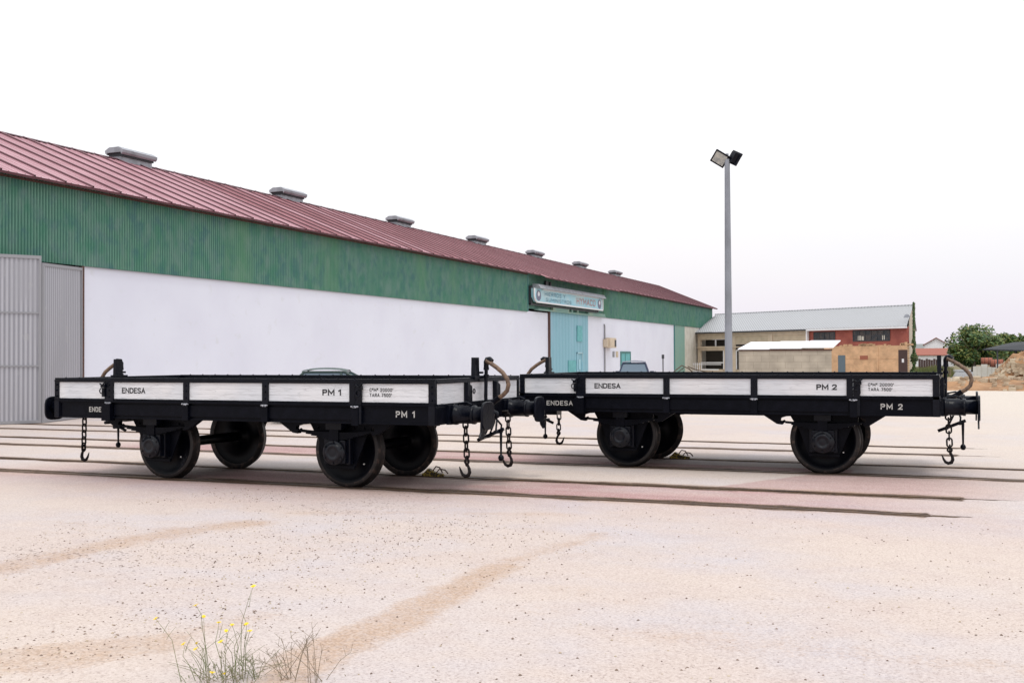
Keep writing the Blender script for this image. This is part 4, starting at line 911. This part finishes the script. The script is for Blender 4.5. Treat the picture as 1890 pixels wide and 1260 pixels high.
# ------------------------------------------------------------------ cars
def car(name, loc, rz, paint, label, L=4.1, W=1.68, Hh=1.45):
    r = empty(name, loc, rz); m = mat(name+'_paint', paint, .35, spec=.35)
    m.node_tree.nodes['Principled BSDF'].inputs['Coat Weight'].default_value = .1
    hl = L/2; hw = W/2
    # body: sections along x, each a rounded outline in y-z
    secs = [(-hl, .45, .62, .80), (-hl+.12, .28, .86, .93), (-hl+.7, .22, .93, 1.0), (-.3, .20, .95, 1.0), (hl-1.2, .20, .90, 1.0), (hl-.45, .22, .80, .97), (hl-.1, .30, .68, .88), (hl, .42, .58, .75)]
    b = MB(); n = 12; vs = []
    for x, z0, z1, k_ in secs:
        w_ = hw*k_; zc = (z0+z1)/2; hz = (z1-z0)/2
        for i in range(n):
            a = 2*math.pi*i/n+math.pi/n; ca, sa = math.cos(a), math.sin(a)
            vs.append((x, w_*math.copysign(abs(ca)**.45, ca), zc+hz*math.copysign(abs(sa)**.45, sa)))
    fs = [(i*n+k, i*n+(k+1) % n, (i+1)*n+(k+1) % n, (i+1)*n+k) for i in range(len(secs)-1) for k in range(n)]+[tuple(range(n)), tuple(range(len(vs)-1, len(vs)-n-1, -1))]
    b.add(vs, fs, True); b.build('body', m, r)
    # greenhouse
    gz0, gz1 = .90, Hh; bot = [(-hl+.45, hw*.86), (-hl+.45, -hw*.86), (hl-1.15, -hw*.86), (hl-1.15, hw*.86)]; tp = [(-hl+.95, hw*.62), (-hl+.95, -hw*.62), (hl-2.05, -hw*.62), (hl-2.05, hw*.62)]
    b = MB(); z = gz1-.10; b.add([(x, y, gz0) for x, y in bot]+[(x, y, z) for x, y in tp], [(0, 1, 5, 4), (1, 2, 6, 5), (2, 3, 7, 6), (3, 0, 4, 7), (4, 5, 6, 7)]); b.build('window', 'car_glass', r)
    b = MB()
    for (p, q_) in zip(bot, tp): b.tube([(p[0], p[1], gz0), (q_[0], q_[1], z+.01)], .035, 6)
    for s in (-1, 1):
        b.tube([(-.05, s*hw*.87, gz0), (-.10, s*hw*.64, z)], .035, 6)
    xs = np.linspace(tp[0][0]-.06, tp[2][0]+.06, 7); vs = []
    for i, x in enumerate(xs):
        t = i/6; h = math.sin(math.pi*t)**.6*.06
        for j in range(7): u_ = -1+j/3; vs.append((x, u_*hw*.66, z-.01+.035+h+(1-u_*u_)*.045))
    b.add(vs, [(i*7+j, i*7+j+1, (i+1)*7+j+1, (i+1)*7+j) for i in range(6) for j in range(6)], True)
    b.box(tp[0][0]-.05, tp[2][0]+.05, -hw*.65, hw*.65, z-.01, z+.03)
    b.build('roof', m, r)
    for s in (-1, 1):
        b = MB(); b.box(hl-1.45, hl-1.3, s*(hw*.88), s*(hw*.88+.2), .95, 1.08); b.build('mirror', m, r, bevel=.03)
        for x in (-hl+.75, hl-.8):
            b = MB(); b.lathe([(0, s*(hw-.0)), (.19, s*(hw+.0)), (.30, s*(hw+.015)), (.31, s*(hw-.02)), (.31, s*(hw-.19)), (0, s*(hw-.19))], (x, 0, .31), 'y', 20); wl = b.build('wheel', 'dark_void', r)
            b = MB(); b.lathe([(0, s*(hw+.02)), (.18, s*(hw+.022))], (x, 0, .31), 'y', 16); b.build('rim', 'galv_light', wl, fix=False)
        b = MB(); b.box(hl-.10, hl-.02, s*hw*.55, s*hw*.85, .60, .72); b.build('headlight', 'lamp_glass', r); b = MB(); b.box(-hl-.01, -hl+.08, s*hw*.55, s*hw*.8, .66, .82); b.build('tail_light', 'tile_red', r)
    return tag(r, label, 'car')
car('parked_car', (-15.6, 25.6, 0), R(25), (.03, .055, .05), 'dark green car behind wagon PM 1, only its roof and windows showing', 4.1, 1.66, 1.47)
car('parked_car', (-14.3, 49.6, 0), R(105), (.008, .014, .05), 'dark blue car parked by the hangar near the teal side door', 4.0, 1.66, 1.56)

# ------------------------------------------------------------------ vegetation
def leaves(b, cx, cy, cz, rx, ry, rz, n, size, rnd, shell=.5, nb=14):
    blobs = []
    for _ in range(nb):
        d = Vector((rnd.gauss(0, 1), rnd.gauss(0, 1), rnd.gauss(0, 1))).normalized(); k_ = rnd.uniform(.45, .8)
        blobs.append((cx+d.x*rx*k_, cy+d.y*ry*k_, cz+d.z*rz*k_, rnd.uniform(.28, .48)))
    for _ in range(n):
        bx, by, bz, br = rnd.choice(blobs)
        d = Vector((rnd.gauss(0, 1), rnd.gauss(0, 1), rnd.gauss(0, 1))).normalized(); k_ = br*rnd.uniform(shell, 1.08)
        p = Vector((bx+d.x*rx*k_, by+d.y*ry*k_, bz+d.z*rz*k_))
        if p.z < .05: continue
        u = Vector((rnd.gauss(0, 1), rnd.gauss(0, 1), rnd.gauss(0, .6))).normalized(); v = u.orthogonal().normalized(); s = size*rnd.uniform(.6, 1.3)
        b.m = 0 if rnd.random() < .6 else 1
        b.add([p-u*s, p+v*s*.5, p+u*s, p-v*s*.5], [(0, 1, 2, 3)])
def tree(name, loc, h, rx, rz, n, size, label, mats=('leafA', 'leafB'), trunk=.22, seed=1, cat='tree', nb=16):
    rnd = random.Random(seed); r = empty(name, loc); b = MB(); zt = h-rz
    b.tube([(0, 0, 0), (.05, 0, zt*.6), (0, .05, zt+rz*.3)], [trunk, trunk*.75, trunk*.4], 8)
    for k_ in range(6):
        a = k_*1.05; b.tube([(0, 0, zt*.5+.1*k_), (math.cos(a)*rx*.4, math.sin(a)*rx*.4, zt), (math.cos(a)*rx*.75, math.sin(a)*rx*.75, zt+rz*.35)], [trunk*.4, trunk*.25, .03], 6)
    b.build('trunk', 'bark', r)
    b = MB(); leaves(b, 0, 0, h-rz, rx, rx, rz, n, size, rnd, nb=nb); b.build('crown', list(mats), r, fix=False)
    return tag(r, label, cat)
tree('fig_tree', (1.5, 125, 0), 5.2, 3.0, 2.55, 9000, .20, 'broad rounded green tree beyond the yard, left of the dark canopy', seed=4, nb=26)
tree('pine_tree', (7.2, 176, 0), 5.8, 2.6, 2.6, 5000, .25, 'smaller loose green tree behind the dark canopy', seed=9, trunk=.15)
tree('poplar_tree', (4.5, 190, 0), 3.6, 3.5, 1.7, 2500, .3, 'low spreading tree between the rounded tree and the canopy', seed=12, trunk=.15)
# ivy column on the workshop gable
iv = empty('ivy_bush', (-3.45, 95.4, 0)); b = MB(); rnd = random.Random(6)
for i in range(3400):
    z = rnd.random()**.8*6.2; wv = .05+.40*max(0, 1-z/3.8)*(.6+.5*math.sin(z*5)); a = rnd.random()*6.283; rr_ = rnd.random()**.5
    p = Vector((wv*rr_*math.cos(a)+.05, wv*1.6*rr_*math.sin(a)+ (1.6 if z > 4 else .6)*rnd.random(), z)); u = Vector((rnd.gauss(0, 1), rnd.gauss(0, 1), rnd.gauss(0, 1))).normalized(); v = u.orthogonal().normalized(); s = rnd.uniform(.05, .12)
    b.m = 0 if rnd.random() < .6 else 1; b.add([p-u*s, p+v*s*.6, p+u*s, p-v*s*.6], [(0, 1, 2, 3)])
b.build('foliage', ['ivy', 'leafB'], iv, fix=False); b = MB(); b.tube([(0, .3, 0), (.02, .6, 4), (0, 1.2, 6)], .05, 6); b.build('stem', 'bark', iv); tag(iv, 'tall ivy climbing the right end of the workshop', 'ivy')
# rough grass and scrub between yard and houses
b = MB(); rnd = random.Random(8)
for i in range(16000):
    x = rnd.uniform(-3, 9); y = rnd.uniform(89, 135)
    if rnd.random() < .5: x = rnd.uniform(-3.2, -0.5); y = rnd.uniform(92, 100)
    elif x > -.9 and y < 152: continue
    h = rnd.uniform(.15, .6)*(1.4 if x < .5 else 1); a = rnd.random()*6.28; w_ = .05; dx, dy = math.cos(a)*w_, math.sin(a)*w_; lx = rnd.gauss(0, .15)
    b.m = 0 if rnd.random() < .65 else 1; b.add([(x-dx, y-dy, 0), (x+dx, y+dy, 0), (x+lx, y, h)], [(0, 1, 2)])
tag(b.build('scrub_grass', ['dry_grass', 'leafA'], fix=False), 'dry rough grass and scrub beyond the yard beside the workshop', 'grass', kind='stuff')

# ------------------------------------------------------------------ right background
def mound(name, cx, cy, rx, ry, h, m, seed, label, cat, rocks=0, kind=None):
    n = 46; b = MB(); vs = []
    for i in range(n):
        for j in range(n):
            u = -1+2*i/(n-1); v = -1+2*j/(n-1); r_ = max(0, 1-(u*u+v*v)); nn = float(fbm(np.array([u*3.5+seed]), np.array([v*3.5]), seed)[0]); n2 = float(fbm(np.array([u*12]), np.array([v*12]), seed+5)[0])
            vs.append((u*rx, v*ry, -.05+h*(r_**.8)*(.45+.9*nn)+.10*h*(n2-.5)*(r_ > 0)))
    b.add(vs, [(i*n+j, (i+1)*n+j, (i+1)*n+j+1, i*n+j+1) for i in range(n-1) for j in range(n-1)], False)
    rnd = random.Random(seed); b.m = 1
    for _ in range(rocks):
        u, v = rnd.gauss(0, .45), rnd.gauss(0, .45); r2 = u*u+v*v
        if r2 > 1: continue
        z = h*(1-r2)**.8*rnd.uniform(.65, .95); s = rnd.uniform(.05, .20)
        c = Vector((u*rx, v*ry, z)); pts = []
        for k_ in range(8): pts.append(c+Vector(((k_ & 1)*2-1, ((k_ >> 1) & 1)*2-1, ((k_ >> 2) & 1)*1.4-.7))*s*rnd.uniform(.6, 1.1))
        b.add(pts, [(0, 1, 3, 2), (4, 6, 7, 5), (0, 4, 5, 1), (2, 3, 7, 6), (0, 2, 6, 4), (1, 5, 7, 3)])
    o = b.build(name, [m, 'stone_pale'], loc=(cx, cy, 0), fix=False); return tag(o, label, cat, kind=kind)
mound('soil_mound', 1.6, 62.8, 5.2, 4.6, .62, 'soil', 21, 'long low heap of orange soil at the far edge of the yard', 'soil heap', 260)
mound('rubble_heap', 4.8, 67.5, 3.4, 2.6, 2.2, 'soil', 33, 'pale rubble heap rising behind the orange soil at the right', 'rubble heap', 2200)
cn = empty('canopy_shelter', (3.7, 88, 0)); tag(cn, 'open shelter with a dark sagging roof on thin posts', 'shelter')
b = MB(); pr = [(-2.0, -1.0, 2.22), (4.5, -1.0, 2.0), (4.5, 3.5, 3.0), (.2, 3.0, 2.75)]; b.add(pr+[(p[0], p[1], p[2]-.10) for p in pr], [(0, 1, 2, 3), (7, 6, 5, 4), (0, 4, 5, 1), (1, 5, 6, 2), (2, 6, 7, 3), (3, 7, 4, 0)]); b.build('roof', 'canopy', cn, fix=False)
for x, y in ((-1.0, -.9), (4.2, -.9), (.4, 2.8), (4.2, 3.2)):
    b = MB(); b.box(x-.05, x+.05, y-.05, y+.05, 0, 2.12 if y < 0 else 2.7); b.build('post', 'dark_metal', cn)
b = MB(); rnd = random.Random(4); x = -.9
while x < 4.6:
    w_ = rnd.uniform(.25, .5); b.box(x, x+w_-.02, rnd.uniform(0, .1), .4, 0, rnd.uniform(.7, 1.15)); x += w_
tag(b.build('white_stone_wall', 'cream', loc=(2.0, 93.2, 0)), 'broken low white wall running behind the dark shelter posts', 'wall')
def drum(loc, label, s):
    r = empty('rusty_drum', loc); b = MB(); b.lathe([(0, -.45*s), (.3*s, -.45*s), (.3*s, .45*s), (0, .45*s)], (0, 0, .32*s), 'x', 18); b.build('drum_shell', 'rust_pale', r); b = MB()
    for q_ in (-.44, -.15, .15, .44): b.lathe([(.30*s, q_*s-.02), (.32*s, q_*s), (.30*s, q_*s+.02)], (0, 0, .32*s), 'x', 18)
    b.build('hoop', 'rust', r, fix=False); tag(r, label, 'drum', 'rusty drums by the white wall')
drum((2.2, 97.5, .95), 'upper rusty drum lying near the rounded tree', 1.0); drum((2.9, 95.5, .75), 'lower rusty drum lying near the dark shelter post', 1.1)
b = MB(); b.box(-1.2, 1.6, 0, .6, 0, .95); tag(b.build('plinth_block', 'stone_pale', loc=(2.6, 97.3, 0)), 'pale stone plinth under the rusty drums', 'plinth')
# houses far away
def house(loc, w_, d, h, rh, label, rz=0, wm='white'):
    r = empty('house', loc, rz); b = MB(); b.box(-w_/2, w_/2, 0, d, 0, h); b.prism([(-w_/2, h), (w_/2, h), (0, h+rh)], 'y', .01, d-.01); b.build('wall', wm, r)
    b = MB()
    for s in (-1, 1):
        b.add([(s*(w_/2+.25), -.25, h-.12), (s*(w_/2+.25), d+.25, h-.12), (0, d+.25, h+rh+.06), (0, -.25, h+rh+.06), (s*(w_/2+.25), -.25, h-.02), (s*(w_/2+.25), d+.25, h-.02), (0, d+.25, h+rh+.16), (0, -.25, h+rh+.16)], [(0,1,2,3),(4,5,6,7),(0,1,5,4),(1,2,6,5),(2,3,7,6),(3,0,4,7)])
    b.build('roof', 'tile_red', r)
    for x in (-w_*.25, w_*.25):
        b = MB(); b.box(x-.35, x+.35, -.03, .0, h*.45, h*.45+.8); b.build('window', 'window_glass', r)
    return tag(r, label, 'house')
house((-3.4, 196, 0), 3.8, 9, 3.6, 1.1, 'white gabled house just left of the rounded tree')
house((-1.2, 186, 0), 4.6, 6, 1.9, .9, 'low white house with red tiled roof in front of the gabled one', rz=R(75))
house((-12.5, 330, 0), 14, 8, 4.2, 1.4, 'far grey house between the ivy and the white gabled house', rz=R(90), wm='galv_light')
b = MB(); 
for i in range(9): b.box(-1.2+i*.3, -.92+i*.3, 0, .12, 0, 1.35-.08*(i % 3))
tag(b.build('board_fence', 'brown_door', loc=(-3.6, 150, 0)), 'short dark board fence beyond the ivy', 'fence')
# far hills
b = MB(); n = 80; vs = []
for i in range(n+1):
    x = -900+1800*i/n; h = 9+7*float(fbm(np.array([i*.22]), np.array([2.]), 91)[0]); vs += [(x, 950, -2), (x, 1000, h), (x, 1100, -2)]
b.add(vs, [f for i in range(n) for f in ((3*i, 3*i+3, 3*i+4, 3*i+1), (3*i+1, 3*i+4, 3*i+5, 3*i+2))], True)
tag(b.build('hills', mat('far_hills', (.20, .21, .20), .95), fix=False), kind='structure')

# ------------------------------------------------------------------ foreground weeds
def flower_plant():
    r = empty('yellow_flower_weed', (-3.80, 4.83, G0)); tag(r, 'wiry weed with small yellow flowers growing from the yard surface', 'plant')
    # flower targets in picture order: (world x, y, z) around the plant; each stem ends in a flower
    rnd = random.Random(14); cs, sn = math.cos(YAW), math.sin(YAW)
    def W_(a, dpt, z): return Vector((a*cs-dpt*sn, a*sn+dpt*cs, z))
    heads = [(-.36, .12, .165), (-.225, .05, .335), (-.155, .1, .29), (-.055, .0, .30), (-.10, .05, .255), (.0, .08, .285), (.03, -.02, .31), (.055, .03, .505), (.055, -.05, .28), (-.255, .0, .17), (-.235, -.05, .215),
             (-.09, -.1, .235), (-.24, -.05, .42), (-.13, -.12, .075), (-.06, -.14, .075), (-.525, .15, .30)]
    heads = [(h[0]+.16, h[1], h[2]) for h in heads]
    b = MB(); roots = []
    for (a, d, z) in heads:
        r0 = W_(a*.62+.05+rnd.uniform(-.02, .02), rnd.uniform(-.12, .02), 0); t = W_(a, d, z)
        mid = r0.lerp(t, .5)+Vector((rnd.gauss(0, .015), rnd.gauss(0, .015), .03+.04*rnd.random()))
        q1 = r0.lerp(mid, .5)+Vector((rnd.gauss(0, .006), 0, .02))
        b.tube([r0, q1, mid, mid.lerp(t, .6)+Vector((rnd.gauss(0, .006), 0, .008)), t], [.0022, .002, .0017, .0013, .001], 5)
        # side twig
        for _ in range(2):
            s0 = q1.lerp(t, rnd.uniform(.2, .8)); e_ = s0+Vector((rnd.gauss(0, .05), rnd.gauss(0, .04), rnd.uniform(.02, .08))); b.tube([s0, s0.lerp(e_, .5)+Vector((0, 0, .006)), e_], [.0012, .001, .0008], 4)
    for _ in range(22):
        r0 = W_(rnd.uniform(-.10, .24), rnd.uniform(-.14, .04), 0); a = rnd.gauss(0, .13); t = r0+W_(a*1.3, rnd.gauss(0, .08), rnd.uniform(.05, .20))
        b.tube([r0, r0.lerp(t, .5)+Vector((0, 0, .02)), t], [.0017, .0014, .0009], 4)
    b.build('stem', 'stem_green', r)
    b = MB()
    for _ in range(260):
        p = W_(rnd.gauss(.09, .10), rnd.gauss(-.04, .07), abs(rnd.gauss(0, .055))+.002); u = Vector((rnd.gauss(0, 1), rnd.gauss(0, 1), abs(rnd.gauss(0, 1)))).normalized(); v = u.orthogonal().normalized(); s = rnd.uniform(.010, .028)
        b.add([p, p+u*s*.5+v*s*.12, p+u*s, p+u*s*.5-v*s*.12], [(0, 1, 2, 3)])
    tag(b.build('leaf_tuft', 'stem_green', r, fix=False), kind='stuff')
    for (a, d, z) in heads:
        c = W_(a, d, z); b = MB(); nrm = Vector((rnd.gauss(0, .35), rnd.gauss(-.2, .3), 1)).normalized(); u = nrm.orthogonal().normalized(); v = nrm.cross(u); sz = rnd.uniform(.013, .020)
        for k_ in range(9):
            an = k_*2*math.pi/9+rnd.gauss(0, .1); dr_ = u*math.cos(an)+v*math.sin(an); sd_ = nrm.cross(dr_)
            b.add([c, c+dr_*sz*.6+sd_*sz*.26+nrm*.002, c+dr_*sz+nrm*rnd.uniform(-.001, .005), c+dr_*sz*.6-sd_*sz*.26+nrm*.002], [(0, 1, 2, 3)])
        b.tube([c-nrm*.006, c+nrm*.004], [.002, .005], 8)
        b.build('flower', 'petal', r, fix=False)
flower_plant()
def weed(loc, n, h, spread, seed, label, m='stem'):
    r = empty('dry_weed', loc); rnd = random.Random(seed); b = MB()
    for _ in range(n):
        r0 = Vector((rnd.gauss(0, .03), rnd.gauss(0, .03), 0)); t = r0+Vector((rnd.gauss(0, spread), rnd.gauss(0, spread*.5), rnd.uniform(.35, 1)*h)); mid = r0.lerp(t, .55)+Vector((0, 0, .02))
        b.tube([r0, mid, t], [.0017, .0014, .0009], 4)
        for _ in range(4): s0 = mid.lerp(t, rnd.random()); e_ = s0+Vector((rnd.gauss(0, .03), rnd.gauss(0, .02), rnd.uniform(.01, .05))); b.tube([s0, e_], [.001, .0009], 4)
    b.build('stem', m, r)
    b = MB()
    for _ in range(n*4):
        p = Vector((rnd.gauss(0, spread*.7), rnd.gauss(0, spread*.4), abs(rnd.gauss(0, h*.25)))); u = Vector((rnd.gauss(0, 1), rnd.gauss(0, 1), abs(rnd.gauss(0, 1)))).normalized(); v = u.orthogonal().normalized(); s = rnd.uniform(.008, .022)
        b.add([p, p+u*s*.5+v*s*.12, p+u*s, p+u*s*.5-v*s*.12], [(0, 1, 2, 3)])
    tag(b.build('leaf_tuft', m, r, fix=False), kind='stuff')
    tag(r, label, 'weed', 'dry weeds at the foot of the picture')
weed((-3.42, 4.98, G0), 11, .26, .11, 3, 'dry branching weed just right of the yellow flowers')
weed((-3.25, 5.02, G0), 8, .34, .13, 5, 'tall sparse dry weed at the right of the weed cluster')
weed((-3.60, 4.93, G0), 12, .13, .10, 8, 'low green tuft between the flowering weed and the dry weeds', 'stem_green')
